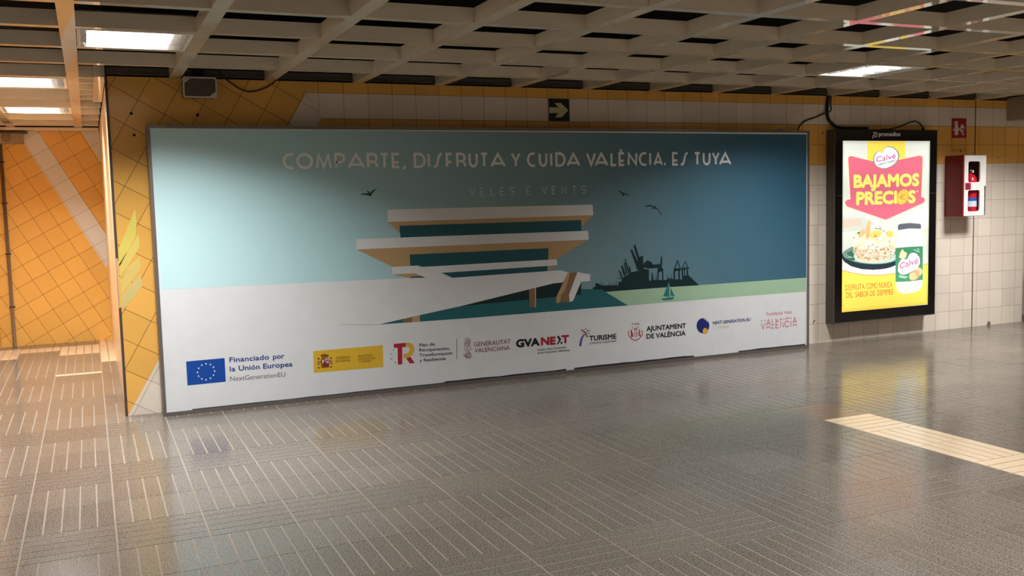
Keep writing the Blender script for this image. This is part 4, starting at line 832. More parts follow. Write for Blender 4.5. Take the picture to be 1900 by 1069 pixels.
('poly','salad_plate_print','Lbrownbit',13,[(7.1766,0.8405),(7.1631,0.8325),(7.1426,0.8405),(7.1409,0.8544),(7.1618,0.8578),(7.1812,0.8533)]),
('poly','salad_plate_print','Lwhite',14,[(7.1421,0.9058),(7.143,0.9011),(7.1379,0.8988),(7.1299,0.8998),(7.1257,0.9063),(7.1341,0.9077)]),
('poly','salad_plate_print','Lolive',10,[(7.2566,0.8285),(7.252,0.8366),(7.2533,0.8432),(7.2662,0.842),(7.272,0.8368),(7.2679,0.83)]),
('poly','salad_plate_print','Lbrownbit',11,[(7.0738,0.8715),(7.0916,0.8575),(7.0805,0.8491),(7.058,0.8495),(7.0474,0.857),(7.0523,0.8692)]),
('poly','salad_plate_print','Lpinkbit',12,[(7.3922,0.943),(7.3947,0.9446),(7.4011,0.9439),(7.4041,0.9394),(7.3993,0.9353),(7.3908,0.9392)]),
('poly','salad_plate_print','Lolive',14,[(7.4069,0.9203),(7.3999,0.9216),(7.3949,0.9239),(7.3985,0.9278),(7.4039,0.9297),(7.408,0.9249)]),
('poly','salad_plate_print','Lcream2',11,[(7.3024,0.8992),(7.3119,0.8933),(7.3039,0.8883),(7.2933,0.8896),(7.2863,0.8952),(7.2925,0.8988)]),
('poly','salad_plate_print','Lolive',13,[(7.2387,0.889),(7.2352,0.8901),(7.2359,0.8933),(7.2408,0.8942),(7.2448,0.8915),(7.2422,0.8886)]),
('poly','salad_plate_print','Lpinkbit',14,[(7.2315,0.8366),(7.2327,0.8295),(7.225,0.8275),(7.2128,0.831),(7.2158,0.8364),(7.2248,0.8379)]),
('poly','salad_plate_print','Lolive',10,[(7.1981,0.9678),(7.2036,0.9633),(7.2034,0.9574),(7.196,0.9559),(7.1895,0.9597),(7.1898,0.9643)]),
('poly','salad_plate_print','Ltan',11,[(7.2019,0.8769),(7.2072,0.8718),(7.2033,0.867),(7.1947,0.8661),(7.1927,0.8712),(7.1933,0.8754)]),
('poly','salad_plate_print','Lcream2',12,[(7.2247,0.8927),(7.2095,0.8861),(7.1957,0.8836),(7.1807,0.8912),(7.1924,0.8989),(7.2056,0.9036)]),
('poly','salad_plate_print','Lpinkbit',13,[(7.1326,0.9121),(7.122,0.9168),(7.1241,0.9224),(7.1305,0.9268),(7.1394,0.9234),(7.1422,0.9167)]),
('poly','salad_plate_print','Lolive',14,[(7.2035,0.8419),(7.2122,0.8407),(7.2157,0.8366),(7.2098,0.8328),(7.2009,0.8348),(7.2,0.8386)]),
('poly','salad_plate_print','Lbrownbit',10,[(7.3189,0.943),(7.2987,0.9392),(7.2885,0.949),(7.2908,0.9575),(7.308,0.9606),(7.3287,0.9544)]),
('poly','salad_plate_print','Lbrownbit',11,[(7.3319,0.8433),(7.3412,0.827),(7.3306,0.8134),(7.3053,0.8151),(7.2918,0.8298),(7.3078,0.8407)]),
('poly','salad_plate_print','Ltan',12,[(7.2654,0.897),(7.2803,0.9008),(7.3007,0.8995),(7.3046,0.8898),(7.2927,0.8792),(7.2717,0.8872)]),
('poly','salad_plate_print','Lwhite',13,[(7.2148,0.9048),(7.204,0.9154),(7.2107,0.9227),(7.2262,0.9234),(7.2313,0.9175),(7.2276,0.9091)]),
('poly','salad_plate_print','Lolive',14,[(7.3371,0.8578),(7.3316,0.8578),(7.3302,0.8602),(7.3302,0.8634),(7.3368,0.863),(7.3389,0.8607)]),
('poly','salad_plate_print','Lcream2',10,[(7.288,0.9262),(7.3005,0.9275),(7.3114,0.9229),(7.3105,0.9161),(7.2933,0.9138),(7.2869,0.9186)]),
('poly','salad_plate_print','Lpinkbit',11,[(7.456,0.8654),(7.456,0.8634),(7.4503,0.8619),(7.4481,0.8649),(7.4495,0.8682),(7.4539,0.867)]),
('poly','salad_plate_print','Lpinkbit',12,[(7.0443,0.9653),(7.0481,0.9635),(7.0494,0.9612),(7.045,0.9595),(7.0393,0.9606),(7.0402,0.9637)]),
('poly','salad_plate_print','Lpinkbit',13,[(7.4186,0.9334),(7.4111,0.929),(7.4036,0.9342),(7.4031,0.9397),(7.4111,0.9417),(7.4212,0.9378)]),
('poly','salad_plate_print','Lolive',14,[(7.439,0.8726),(7.4356,0.8703),(7.4308,0.8724),(7.4286,0.8752),(7.4334,0.8776),(7.4375,0.876)]),
('poly','salad_plate_print','Lcream2',10,[(7.2325,0.8179),(7.2358,0.8292),(7.2522,0.8361),(7.264,0.8246),(7.2604,0.8111),(7.2447,0.8093)]),
('poly','salad_plate_print','Lwhite',11,[(7.0381,0.8701),(7.0489,0.8667),(7.046,0.8597),(7.0361,0.8597),(7.0289,0.8618),(7.0297,0.8677)]),
('poly','salad_plate_print','Ltan',12,[(7.4215,0.9125),(7.4217,0.9038),(7.4109,0.9036),(7.3995,0.9084),(7.4057,0.916),(7.4164,0.9178)]),
('poly','salad_plate_print','Ltan',13,[(7.3188,0.8396),(7.3246,0.8448),(7.335,0.8431),(7.3457,0.8388),(7.3353,0.8346),(7.3251,0.833)]),
('poly','salad_plate_print','Lcream',14,[(7.2295,0.9512),(7.2292,0.9443),(7.2231,0.9378),(7.2054,0.9409),(7.205,0.9485),(7.211,0.9569)]),
('poly','salad_plate_print','Ltan',10,[(7.4024,0.8481),(7.4152,0.8614),(7.4325,0.8552),(7.4437,0.8409),(7.4285,0.8313),(7.4098,0.8331)]),
('poly','salad_plate_print','Lcream2',11,[(7.3992,0.8728),(7.4172,0.8714),(7.4271,0.8642),(7.4243,0.8521),(7.4081,0.8503),(7.3966,0.8576)]),
('poly','salad_plate_print','Ltan',12,[(7.1753,0.8477),(7.1594,0.8499),(7.1507,0.8576),(7.1602,0.8647),(7.1745,0.8652),(7.1844,0.8559)]),
('poly','salad_plate_print','Lpinkbit',13,[(7.4133,0.8333),(7.4219,0.8262),(7.4195,0.8181),(7.4067,0.8174),(7.3956,0.8231),(7.4033,0.8312)]),
('poly','salad_plate_print','Lpinkbit',14,[(7.5162,0.9289),(7.5247,0.927),(7.526,0.9228),(7.5205,0.9207),(7.5113,0.9195),(7.5068,0.9264)]),
('poly','salad_plate_print','Ltan',10,[(7.5073,0.9368),(7.5008,0.9323),(7.4877,0.9308),(7.4839,0.9385),(7.4891,0.9433),(7.5005,0.9447)]),
('poly','salad_plate_print','Lolive',11,[(7.0141,0.9002),(7.016,0.9018),(7.0217,0.9019),(7.0228,0.8992),(7.0209,0.8972),(7.0149,0.898)]),
('poly','salad_plate_print','Ltan',12,[(7.2907,0.9517),(7.2958,0.9401),(7.2791,0.9365),(7.2625,0.9429),(7.2599,0.952),(7.279,0.9547)]),
('poly','salad_plate_print','Lwhite',13,[(7.1793,0.8223),(7.1658,0.8173),(7.156,0.8252),(7.1572,0.8333),(7.1683,0.8327),(7.1833,0.8302)]),
('poly','salad_plate_print','Lolive',14,[(7.4932,0.8548),(7.4876,0.8607),(7.4891,0.8675),(7.5028,0.8683),(7.5116,0.8616),(7.5057,0.8567)]),
('poly','salad_plate_print','Ltan',10,[(7.2313,0.8259),(7.2226,0.8334),(7.2351,0.8407),(7.2502,0.8353),(7.2483,0.8292),(7.2422,0.8227)]),
('poly','salad_plate_print','Lpinkbit',11,[(7.024,0.8998),(7.0205,0.9031),(7.0246,0.9054),(7.0304,0.9048),(7.0344,0.9024),(7.0307,0.8989)]),
('poly','salad_plate_print','Lbrownbit',12,[(7.5214,0.8909),(7.516,0.88),(7.4942,0.8756),(7.487,0.8918),(7.4923,0.9013),(7.512,0.9063)]),
('poly','salad_plate_print','Lcream2',13,[(7.2833,0.934),(7.2678,0.9344),(7.2624,0.9438),(7.2713,0.9487),(7.2862,0.948),(7.2891,0.9385)]),
('poly','salad_plate_print','Ltan',14,[(7.0166,0.8987),(7.0291,0.9028),(7.0408,0.9),(7.0479,0.8941),(7.0366,0.8879),(7.027,0.889)]),
('poly','salad_plate_print','Lwhite',10,[(7.3161,0.8495),(7.3411,0.8544),(7.3561,0.8471),(7.3652,0.834),(7.341,0.83),(7.315,0.8351)]),
('poly','salad_plate_print','Lpinkbit',11,[(7.3786,0.8484),(7.3893,0.8541),(7.3978,0.8492),(7.4049,0.8421),(7.3932,0.84),(7.3811,0.8434)]),
('poly','salad_plate_print','Lwhite',12,[(7.3506,0.9573),(7.3607,0.971),(7.3859,0.9625),(7.3895,0.9513),(7.3803,0.9447),(7.3591,0.9453)]),
('poly','salad_plate_print','Lbrownbit',13,[(7.1133,0.8549),(7.103,0.8655),(7.1003,0.8777),(7.1197,0.8817),(7.1352,0.8715),(7.1261,0.8623)]),
('poly','salad_plate_print','Lwhite',14,[(7.2512,0.8876),(7.2633,0.8814),(7.2581,0.8773),(7.2523,0.8725),(7.2439,0.8761),(7.2406,0.8833)]),
('poly','salad_plate_print','Ltan',10,[(7.1707,0.9442),(7.1907,0.9418),(7.2021,0.9352),(7.198,0.9268),(7.1774,0.9258),(7.1648,0.933)]),
('poly','salad_plate_print','Lpinkbit',11,[(7.076,0.9332),(7.0747,0.9281),(7.0664,0.9259),(7.0575,0.9305),(7.0602,0.9365),(7.0697,0.9377)]),
('poly','salad_plate_print','Lbrownbit',12,[(7.024,0.8849),(7.0114,0.8963),(7.0197,0.9075),(7.0436,0.9065),(7.0489,0.8948),(7.0434,0.8879)]),
('poly','salad_plate_print','Lbrownbit',13,[(7.3834,0.9221),(7.3953,0.9292),(7.4149,0.9298),(7.4188,0.9173),(7.4118,0.9126),(7.3907,0.9117)]),
('poly','salad_plate_print','Lolive',14,[(7.2993,0.8356),(7.2877,0.8375),(7.283,0.8415),(7.2824,0.8478),(7.2948,0.8467),(7.2991,0.8427)]),
('poly','salad_plate_print','Lwhite',10,[(7.2374,0.8289),(7.2523,0.8194),(7.2534,0.8088),(7.2365,0.8018),(7.2232,0.8112),(7.2265,0.8203)]),
('poly','salad_plate_print','Lcream2',11,[(7.5018,0.9134),(7.5107,0.9091),(7.5039,0.9019),(7.4925,0.9012),(7.4845,0.9076),(7.4897,0.9142)]),
('poly','salad_plate_print','Ltan',12,[(7.1554,0.8308),(7.1407,0.82),(7.1234,0.8231),(7.1061,0.8322),(7.1207,0.8446),(7.1422,0.8449)]),
('poly','salad_plate_print','Lpinkbit',13,[(7.1782,0.8257),(7.1801,0.8233),(7.1754,0.8226),(7.1721,0.8233),(7.1703,0.8257),(7.1741,0.8276)]),
('poly','salad_plate_print','Lpinkbit',14,[(7.197,0.8142),(7.1882,0.8194),(7.1872,0.8259),(7.2007,0.829),(7.2081,0.8227),(7.2055,0.8169)]),
('poly','salad_plate_print','Lolive',10,[(7.5298,0.8601),(7.5378,0.8586),(7.5409,0.8552),(7.537,0.8503),(7.5298,0.8523),(7.5262,0.8563)]),
('poly','salad_plate_print','Ltan',11,[(7.1351,0.8348),(7.1203,0.8278),(7.1055,0.8353),(7.1037,0.8447),(7.1175,0.8492),(7.1326,0.8474)]),
('poly','salad_plate_print','Lpinkbit',12,[(7.0883,0.921),(7.0991,0.9176),(7.095,0.9106),(7.086,0.9078),(7.0754,0.9138),(7.0774,0.9191)]),
('poly','salad_plate_print','Lcream2',13,[(7.5338,0.9106),(7.5524,0.8987),(7.5382,0.8908),(7.5129,0.8897),(7.5049,0.9016),(7.5125,0.9127)]),
('poly','salad_plate_print','Ltan',14,[(7.1295,0.9105),(7.1501,0.9223),(7.1692,0.9092),(7.1735,0.8933),(7.1463,0.8846),(7.1273,0.8992)]),
('poly','salad_plate_print','Lbrownbit',10,[(7.3051,0.8949),(7.2899,0.8975),(7.2928,0.9063),(7.3006,0.9078),(7.3139,0.9056),(7.3174,0.8984)]),
('poly','salad_plate_print','Lolive',11,[(7.1525,0.9197),(7.16,0.9239),(7.1702,0.9229),(7.1741,0.9185),(7.1668,0.9131),(7.1584,0.9159)]),
('poly','salad_plate_print','Lcream',12,[(7.3823,0.8853),(7.403,0.8903),(7.4276,0.884),(7.4285,0.8722),(7.4059,0.8638),(7.384,0.8709)]),
('poly','salad_plate_print','Lpinkbit',13,[(7.5295,0.8963),(7.5171,0.8975),(7.5148,0.9031),(7.5233,0.906),(7.5324,0.9065),(7.5374,0.8989)]),
('poly','salad_plate_print','Ltan',14,[(7.3112,0.8582),(7.3033,0.8527),(7.2944,0.8578),(7.2937,0.8662),(7.3022,0.8695),(7.3125,0.8653)]),
('poly','salad_plate_print','Lcream2',10,[(7.1496,0.8558),(7.1616,0.843),(7.1647,0.8303),(7.1389,0.8232),(7.1148,0.8372),(7.1264,0.8494)]),
('poly','salad_plate_print','Lcream',11,[(7.3984,0.9299),(7.4198,0.928),(7.428,0.9179),(7.4136,0.9068),(7.393,0.913),(7.3916,0.9238)]),
('poly','salad_plate_print','Ltan',12,[(7.2735,0.9153),(7.2801,0.9038),(7.2713,0.8952),(7.2538,0.8981),(7.2434,0.9071),(7.2519,0.9162)]),
('poly','salad_plate_print','Lpinkbit',13,[(7.4368,0.9086),(7.4452,0.9058),(7.4441,0.9018),(7.4368,0.8987),(7.4306,0.9023),(7.4312,0.9067)]),
('poly','salad_plate_print','Ltan',14,[(7.236,0.946),(7.2236,0.9431),(7.2138,0.944),(7.2108,0.9538),(7.2221,0.9556),(7.2329,0.9542)]),
('poly','salad_plate_print','Lpinkbit',11,[(7.4723,0.8539),(7.4801,0.8519),(7.4778,0.8483),(7.474,0.847),(7.4695,0.8478),(7.4679,0.8515)]),
('poly','salad_plate_print','Ltan',12,[(7.0381,0.876),(7.0261,0.8866),(7.0335,0.8946),(7.0538,0.9),(7.0721,0.8865),(7.0624,0.8758)]),
('poly','salad_plate_print','Ltan',13,[(7.4721,0.841),(7.4564,0.8394),(7.44,0.8454),(7.4493,0.8556),(7.4628,0.854),(7.4704,0.85)]),
('poly','salad_plate_print','Lolive',14,[(7.2093,0.8873),(7.2007,0.8904),(7.2003,0.8953),(7.2123,0.8969),(7.2189,0.8932),(7.2174,0.8867)]),
('poly','salad_plate_print','Lbrownbit',10,[(7.1878,0.8563),(7.2143,0.8526),(7.2157,0.8352),(7.2091,0.8246),(7.176,0.8272),(7.1652,0.8449)]),
('poly','salad_plate_print','Lwhite',11,[(7.5171,0.9383),(7.5297,0.9345),(7.5261,0.9264),(7.5188,0.9223),(7.509,0.9271),(7.5096,0.9341)]),
('poly','salad_plate_print','Ltan',12,[(7.1881,0.8284),(7.187,0.8383),(7.2031,0.8464),(7.2228,0.837),(7.2162,0.8248),(7.1989,0.8235)]),
('poly','salad_plate_print','Ltan',13,[(7.1705,0.8415),(7.1656,0.8527),(7.1824,0.8638),(7.2084,0.8567),(7.2008,0.8439),(7.1905,0.8327)]),
('poly','salad_plate_print','Lbrownbit',14,[(7.3001,0.9119),(7.2935,0.918),(7.2917,0.9224),(7.3,0.9262),(7.3097,0.922),(7.3095,0.9157)]),
('poly','salad_plate_print','Lolive',10,[(7.3456,0.9387),(7.3434,0.936),(7.3368,0.9349),(7.331,0.9387),(7.3359,0.9417),(7.342,0.9418)]),
('poly','salad_plate_print','Lwhite',11,[(7.4896,0.8535),(7.4857,0.8605),(7.4878,0.8688),(7.5036,0.8651),(7.5097,0.8581),(7.5002,0.8518)]),
('poly','salad_plate_print','Lwhite',12,[(7.2751,0.9365),(7.2855,0.929),(7.2747,0.9215),(7.2599,0.9215),(7.2474,0.9311),(7.2597,0.9391)]),
('poly','salad_plate_print','Lbrownbit',13,[(7.3705,0.9216),(7.368,0.9145),(7.3571,0.9093),(7.3467,0.9162),(7.3438,0.9231),(7.3581,0.9274)]),
('poly','salad_plate_print','Lpinkbit',14,[(7.0179,0.9344),(7.0233,0.9255),(7.0136,0.9196),(7.0043,0.9201),(6.9949,0.9286),(7.0055,0.9331)]),
('poly','salad_plate_print','Lolive',10,[(7.0938,0.8804),(7.0845,0.8838),(7.0809,0.8906),(7.0901,0.8923),(7.1019,0.8903),(7.0995,0.8855)]),
('poly','salad_plate_print','Lolive',11,[(7.47,0.9227),(7.4742,0.9158),(7.4666,0.9105),(7.4522,0.9111),(7.4531,0.9192),(7.4572,0.9238)]),
('poly','salad_plate_print','Lolive',13,[(7.0403,0.8766),(7.0417,0.8802),(7.0491,0.8817),(7.0524,0.8783),(7.0513,0.8735),(7.0432,0.8739)]),
('poly','salad_plate_print','Lwhite',14,[(7.2816,0.8801),(7.2883,0.8849),(7.3031,0.8827),(7.3087,0.8754),(7.2979,0.8709),(7.2857,0.8729)]),
('poly','salad_plate_print','Lcream2',11,[(7.5409,0.8903),(7.5455,0.8839),(7.5353,0.8791),(7.5258,0.8826),(7.5196,0.8888),(7.5294,0.896)]),
('poly','salad_plate_print','Lpinkbit',12,[(7.3545,0.9082),(7.3516,0.9152),(7.3523,0.9219),(7.3649,0.9194),(7.3728,0.9138),(7.3657,0.9072)]),
('poly','salad_plate_print','Ltan',13,[(7.0655,0.9577),(7.0514,0.9525),(7.0352,0.9602),(7.0362,0.9688),(7.051,0.977),(7.0627,0.9683)]),
('poly','salad_plate_print','Lbrownbit',14,[(7.4196,0.887),(7.4355,0.8844),(7.4418,0.8699),(7.4193,0.8612),(7.3948,0.8745),(7.3964,0.884)]),
('poly','salad_plate_print','Lcream2',10,[(7.1437,0.9326),(7.1394,0.9471),(7.1481,0.9589),(7.1752,0.9559),(7.1859,0.9429),(7.1721,0.928)]),
('poly','salad_plate_print','Lcream',11,[(7.4458,0.939),(7.4529,0.9293),(7.4437,0.9229),(7.421,0.9178),(7.4106,0.9329),(7.4245,0.9437)]),
('poly','salad_plate_print','Ltan',12,[(7.3514,0.8943),(7.3488,0.879),(7.3342,0.8731),(7.3062,0.878),(7.3024,0.8917),(7.3261,0.8943)]),
('poly','salad_plate_print','Lpinkbit',13,[(7.0968,0.8669),(7.0894,0.8735),(7.0975,0.8781),(7.1058,0.8758),(7.1112,0.8709),(7.1044,0.8644)]),
('poly','salad_plate_print','Lpinkbit',14,[(7.3723,0.876),(7.3788,0.8702),(7.3692,0.8663),(7.3592,0.8694),(7.3581,0.874),(7.3641,0.8777)]),
('poly','salad_plate_print','Lwhite',10,[(7.0414,0.8955),(7.0555,0.9034),(7.0735,0.8983),(7.0771,0.8869),(7.0639,0.8799),(7.0468,0.8833)]),
('poly','salad_plate_print','Lcream',11,[(7.0958,0.9591),(7.0776,0.949),(7.0599,0.9546),(7.0575,0.9689),(7.0685,0.982),(7.0885,0.972)]),
('poly','salad_plate_print','Lwhite',12,[(7.5071,0.8962),(7.4995,0.8985),(7.4972,0.9053),(7.5066,0.9091),(7.5157,0.9046),(7.5149,0.8992)]),
('poly','salad_plate_print','Lcream2',13,[(7.1745,0.8847),(7.1906,0.877),(7.1868,0.8647),(7.1618,0.8622),(7.1452,0.8724),(7.1478,0.8872)]),
('poly','salad_plate_print','Lcream',14,[(7.3553,0.8807),(7.3677,0.8864),(7.3836,0.8801),(7.3826,0.8722),(7.3737,0.8638),(7.3535,0.8692)]),
('poly','salad_plate_print','Lcream2',10,[(7.5236,0.9133),(7.5132,0.9138),(7.5042,0.919),(7.5088,0.926),(7.5211,0.9236),(7.5296,0.92)]),
('poly','salad_plate_print','Ltan',11,[(7.3619,0.8452),(7.3652,0.8568),(7.3761,0.8602),(7.3916,0.8536),(7.3917,0.8438),(7.3758,0.839)]),
('poly','salad_plate_print','Lolive',12,[(7.0655,0.8895),(7.0664,0.8863),(7.0601,0.8852),(7.0557,0.8868),(7.0565,0.8901),(7.0602,0.8925)]),
('poly','salad_plate_print','Lcream2',13,[(7.211,0.9558),(7.2277,0.9504),(7.239,0.9404),(7.2263,0.9345),(7.209,0.934),(7.195,0.9452)]),
('poly','salad_plate_print','Ltan',14,[(7.4341,0.8292),(7.4467,0.838),(7.4603,0.8344),(7.4665,0.8269),(7.4612,0.8167),(7.4436,0.8206)]),
('poly','salad_plate_print','Lwhite',10,[(7.487,0.9302),(7.4847,0.9194),(7.467,0.9182),(7.4487,0.9298),(7.4603,0.9372),(7.4814,0.9427)]),
('poly','salad_plate_print','Lbrownbit',12,[(7.3646,0.9152),(7.3709,0.926),(7.3955,0.9232),(7.4024,0.9166),(7.403,0.9072),(7.3794,0.9065)]),
('poly','salad_plate_print','Lbrownbit',13,[(7.4325,0.8459),(7.4318,0.8348),(7.4206,0.8306),(7.4012,0.836),(7.4068,0.8459),(7.4169,0.848)]),
('poly','salad_plate_print','Lbrownbit',14,[(7.1778,0.8282),(7.1765,0.8367),(7.1881,0.846),(7.2006,0.8388),(7.2094,0.8286),(7.1901,0.8252)]),
('poly','salad_plate_print','Lbrownbit',10,[(7.0447,0.9035),(7.0159,0.9057),(6.9968,0.914),(7.005,0.9289),(7.034,0.9295),(7.0517,0.9174)]),
('poly','salad_plate_print','Lbrownbit',11,[(7.043,0.9581),(7.0506,0.9407),(7.0385,0.9326),(7.0141,0.9342),(7.0108,0.9476),(7.0207,0.9603)]),
('poly','salad_plate_print','Lcream2',12,[(7.1709,0.8744),(7.1812,0.8794),(7.1911,0.8767),(7.1986,0.8709),(7.1901,0.8678),(7.1804,0.8691)]),
('poly','salad_plate_print','Ltan',14,[(7.03,0.9143),(7.0404,0.9269),(7.069,0.918),(7.0745,0.9032),(7.0514,0.8972),(7.0226,0.9)]),
('poly','salad_plate_print','Lwhite',11,[(7.3119,0.9344),(7.3378,0.9386),(7.3508,0.928),(7.3488,0.9164),(7.3279,0.915),(7.3088,0.9218)]),
('poly','salad_plate_print','Lwhite',12,[(7.4319,0.835),(7.4484,0.828),(7.4371,0.817),(7.4225,0.8143),(7.4055,0.8265),(7.4178,0.8385)]),
('poly','salad_plate_print','Lpinkbit',13,[(7.1492,0.9017),(7.155,0.9075),(7.166,0.9114),(7.1715,0.9042),(7.17,0.898),(7.1571,0.8974)]),
('poly','salad_plate_print','Lbrownbit',14,[(7.4264,0.8928),(7.4234,0.8862),(7.4142,0.8848),(7.408,0.8912),(7.4119,0.8969),(7.4201,0.9002)]),
('poly','salad_plate_print','Lstraw',10,[(7.1117,1.0216),(7.1039,1.0278),(7.1113,1.0353),(7.1236,1.0349),(7.1281,1.0269),(7.1274,1.0191)]),
('poly','salad_plate_print','Lstraw',11,[(7.2482,1.0463),(7.2649,1.0534),(7.2809,1.0462),(7.2883,1.0335),(7.2663,1.0267),(7.2463,1.0366)]),
('poly','salad_plate_print','Lstraw',12,[(7.3819,1.0227),(7.4005,1.0138),(7.3885,1.0022),(7.3713,0.9939),(7.3599,1.0061),(7.3563,1.0172)]),
('poly','salad_plate_print','Lwhite',13,[(7.4499,0.9534),(7.4288,0.961),(7.4295,0.9731),(7.4417,0.9805),(7.4605,0.9755),(7.468,0.9626)]),
('poly','salad_plate_print','Lstraw',14,[(7.0886,1.0126),(7.0843,1.0186),(7.0909,1.0238),(7.1026,1.0222),(7.1058,1.0175),(7.101,1.0115)]),
('poly','salad_plate_print','Lcream2',10,[(7.2179,1.0003),(7.2254,1.0052),(7.2355,1.0017),(7.2333,0.9953),(7.2281,0.9933),(7.2177,0.994)]),
('poly','salad_plate_print','Lstraw',11,[(7.361,1.0501),(7.3852,1.0469),(7.3997,1.0371),(7.3818,1.0259),(7.3663,1.025),(7.3567,1.0391)]),
('poly','salad_plate_print','Lstraw',12,[(7.1639,1.0242),(7.1491,1.0272),(7.1463,1.0364),(7.1509,1.0407),(7.1744,1.0413),(7.1741,1.0296)]),
('poly','salad_plate_print','Lwhite',13,[(7.0827,1.0295),(7.1011,1.0239),(7.1089,1.0114),(7.094,1.0039),(7.0714,1.0089),(7.074,1.0183)]),
('poly','salad_plate_print','Lcream2',14,[(7.3993,0.9982),(7.4111,0.9856),(7.3862,0.9746),(7.3686,0.979),(7.3521,0.9957),(7.3754,1.0009)]),
('poly','salad_plate_print','Lstraw',10,[(7.4534,0.9566),(7.4397,0.9478),(7.419,0.9492),(7.4081,0.9554),(7.4175,0.9652),(7.4346,0.9692)]),
('poly','salad_plate_print','Lstraw',11,[(7.4547,0.988),(7.4589,1.0029),(7.4811,1.0019),(7.4935,0.9863),(7.4857,0.9737),(7.4564,0.9723)]),
('poly','salad_plate_print','Lstraw',12,[(7.4444,1.0621),(7.4399,1.0731),(7.4569,1.0772),(7.4737,1.0684),(7.4671,1.0585),(7.4546,1.0567)]),
('poly','salad_plate_print','Lstraw',13,[(7.4716,0.992),(7.4861,0.9898),(7.4933,0.9863),(7.4926,0.9815),(7.4792,0.9784),(7.4703,0.9835)]),
('poly','salad_plate_print','Lcream2',14,[(7.4421,0.9905),(7.4634,0.9958),(7.4807,0.993),(7.4797,0.9824),(7.4719,0.9744),(7.4481,0.98)]),
('poly','salad_plate_print','Lcream2',10,[(7.4017,1.0787),(7.4062,1.0898),(7.4202,1.0939),(7.4326,1.0874),(7.4389,1.0762),(7.4193,1.0762)]),
('poly','salad_plate_print','Lstraw',11,[(7.4517,1.0356),(7.4661,1.0346),(7.48,1.0303),(7.4833,1.0182),(7.4607,1.0174),(7.4471,1.0225)]),
('poly','salad_plate_print','Lstraw',12,[(7.3355,0.9899),(7.3241,0.9863),(7.308,0.9948),(7.3151,1.0031),(7.3274,1.0079),(7.3447,0.9999)]),
('poly','salad_plate_print','Lcream2',13,[(7.3422,1.0451),(7.3333,1.0447),(7.3287,1.0514),(7.337,1.0544),(7.3472,1.0536),(7.3482,1.0491)]),
('poly','salad_plate_print','Lstraw',14,[(7.2842,1.05),(7.2802,1.0365),(7.2701,1.024),(7.2447,1.0312),(7.2365,1.0438),(7.259,1.0514)]),
('poly','salad_plate_print','Lstraw',10,[(7.4163,1.0259),(7.3914,1.0277),(7.3822,1.0367),(7.3885,1.0478),(7.4092,1.0476),(7.4206,1.0379)]),
('poly','salad_plate_print','Lcream2',11,[(7.4974,1.0315),(7.514,1.0399),(7.538,1.0334),(7.5411,1.0234),(7.5273,1.0173),(7.502,1.021)]),
('poly','salad_plate_print','Lwhite',12,[(7.2031,0.9847),(7.1868,0.9877),(7.1793,0.9996),(7.1953,1.0095),(7.2174,1.0053),(7.2206,0.9921)]),
('poly','salad_plate_print','Lwhite',13,[(7.2947,1.0273),(7.3119,1.0375),(7.3321,1.0332),(7.3326,1.0192),(7.3229,1.0121),(7.303,1.0181)]),
('poly','salad_plate_print','Lstraw',14,[(7.0176,1.0899),(7.0225,1.1042),(7.0359,1.114),(7.0609,1.1041),(7.0581,1.0934),(7.0409,1.0853)]),
('poly','salad_plate_print','Lwhite',10,[(7.4514,1.0754),(7.4255,1.074),(7.415,1.0833),(7.4172,1.0976),(7.4349,1.098),(7.4527,1.0899)]),
('poly','salad_plate_print','Lstraw',11,[(7.2302,1.0486),(7.2381,1.0477),(7.2439,1.0437),(7.2427,1.0384),(7.2328,1.0375),(7.2257,1.0431)]),
('poly','salad_plate_print','Lwhite',12,[(7.3968,1.0661),(7.41,1.066),(7.4135,1.0617),(7.4097,1.0566),(7.3989,1.055),(7.3944,1.0598)]),
('poly','salad_plate_print','Lstraw',13,[(7.1225,1.0563),(7.1086,1.0592),(7.0986,1.0657),(7.1064,1.0712),(7.1228,1.0707),(7.1264,1.0646)]),
('poly','salad_plate_print','Lcream2',14,[(7.3636,1.0356),(7.3843,1.0303),(7.3816,1.0178),(7.3703,1.0115),(7.3533,1.0174),(7.3497,1.0262)]),
('poly','salad_plate_print','Lcream2',10,[(7.435,1.0432),(7.4167,1.0433),(7.4133,1.0589),(7.4185,1.0714),(7.4466,1.0663),(7.4561,1.0529)]),
('poly','salad_plate_print','Lwhite',11,[(7.2753,0.9708),(7.2866,0.9828),(7.3086,0.9788),(7.3141,0.9689),(7.3084,0.9576),(7.2899,0.9619)]),
('poly','salad_plate_print','Lcream2',12,[(7.3502,1.0829),(7.352,1.0683),(7.3382,1.0632),(7.3191,1.0714),(7.3202,1.0807),(7.336,1.0845)]),
('poly','salad_plate_print','Lcream2',13,[(7.4168,1.0179),(7.4113,1.0139),(7.4044,1.0122),(7.3955,1.0171),(7.4016,1.0232),(7.4111,1.0221)]),
('poly','salad_plate_print','Lcream2',14,[(7.2578,1.0295),(7.2691,1.0301),(7.2759,1.0248),(7.2717,1.0192),(7.2592,1.017),(7.2568,1.0234)]),
('poly','salad_plate_print','Lstraw',10,[(7.1178,0.994),(7.1336,0.9836),(7.1241,0.9721),(7.11,0.9736),(7.0963,0.9788),(7.0975,0.9898)]),
('poly','salad_plate_print','Lstraw',11,[(7.3141,1.0662),(7.3094,1.0591),(7.2995,1.0567),(7.2915,1.0591),(7.2871,1.0673),(7.3016,1.0722)]),
('poly','salad_plate_print','Lwhite',12,[(7.4172,1.0787),(7.4207,1.0842),(7.4309,1.0824),(7.4334,1.0777),(7.4285,1.0727),(7.4191,1.0732)]),
('poly','salad_plate_print','Lstraw',13,[(7.0484,1.1034),(7.0603,1.0946),(7.0544,1.0847),(7.0386,1.0835),(7.0233,1.0884),(7.0316,1.0999)]),
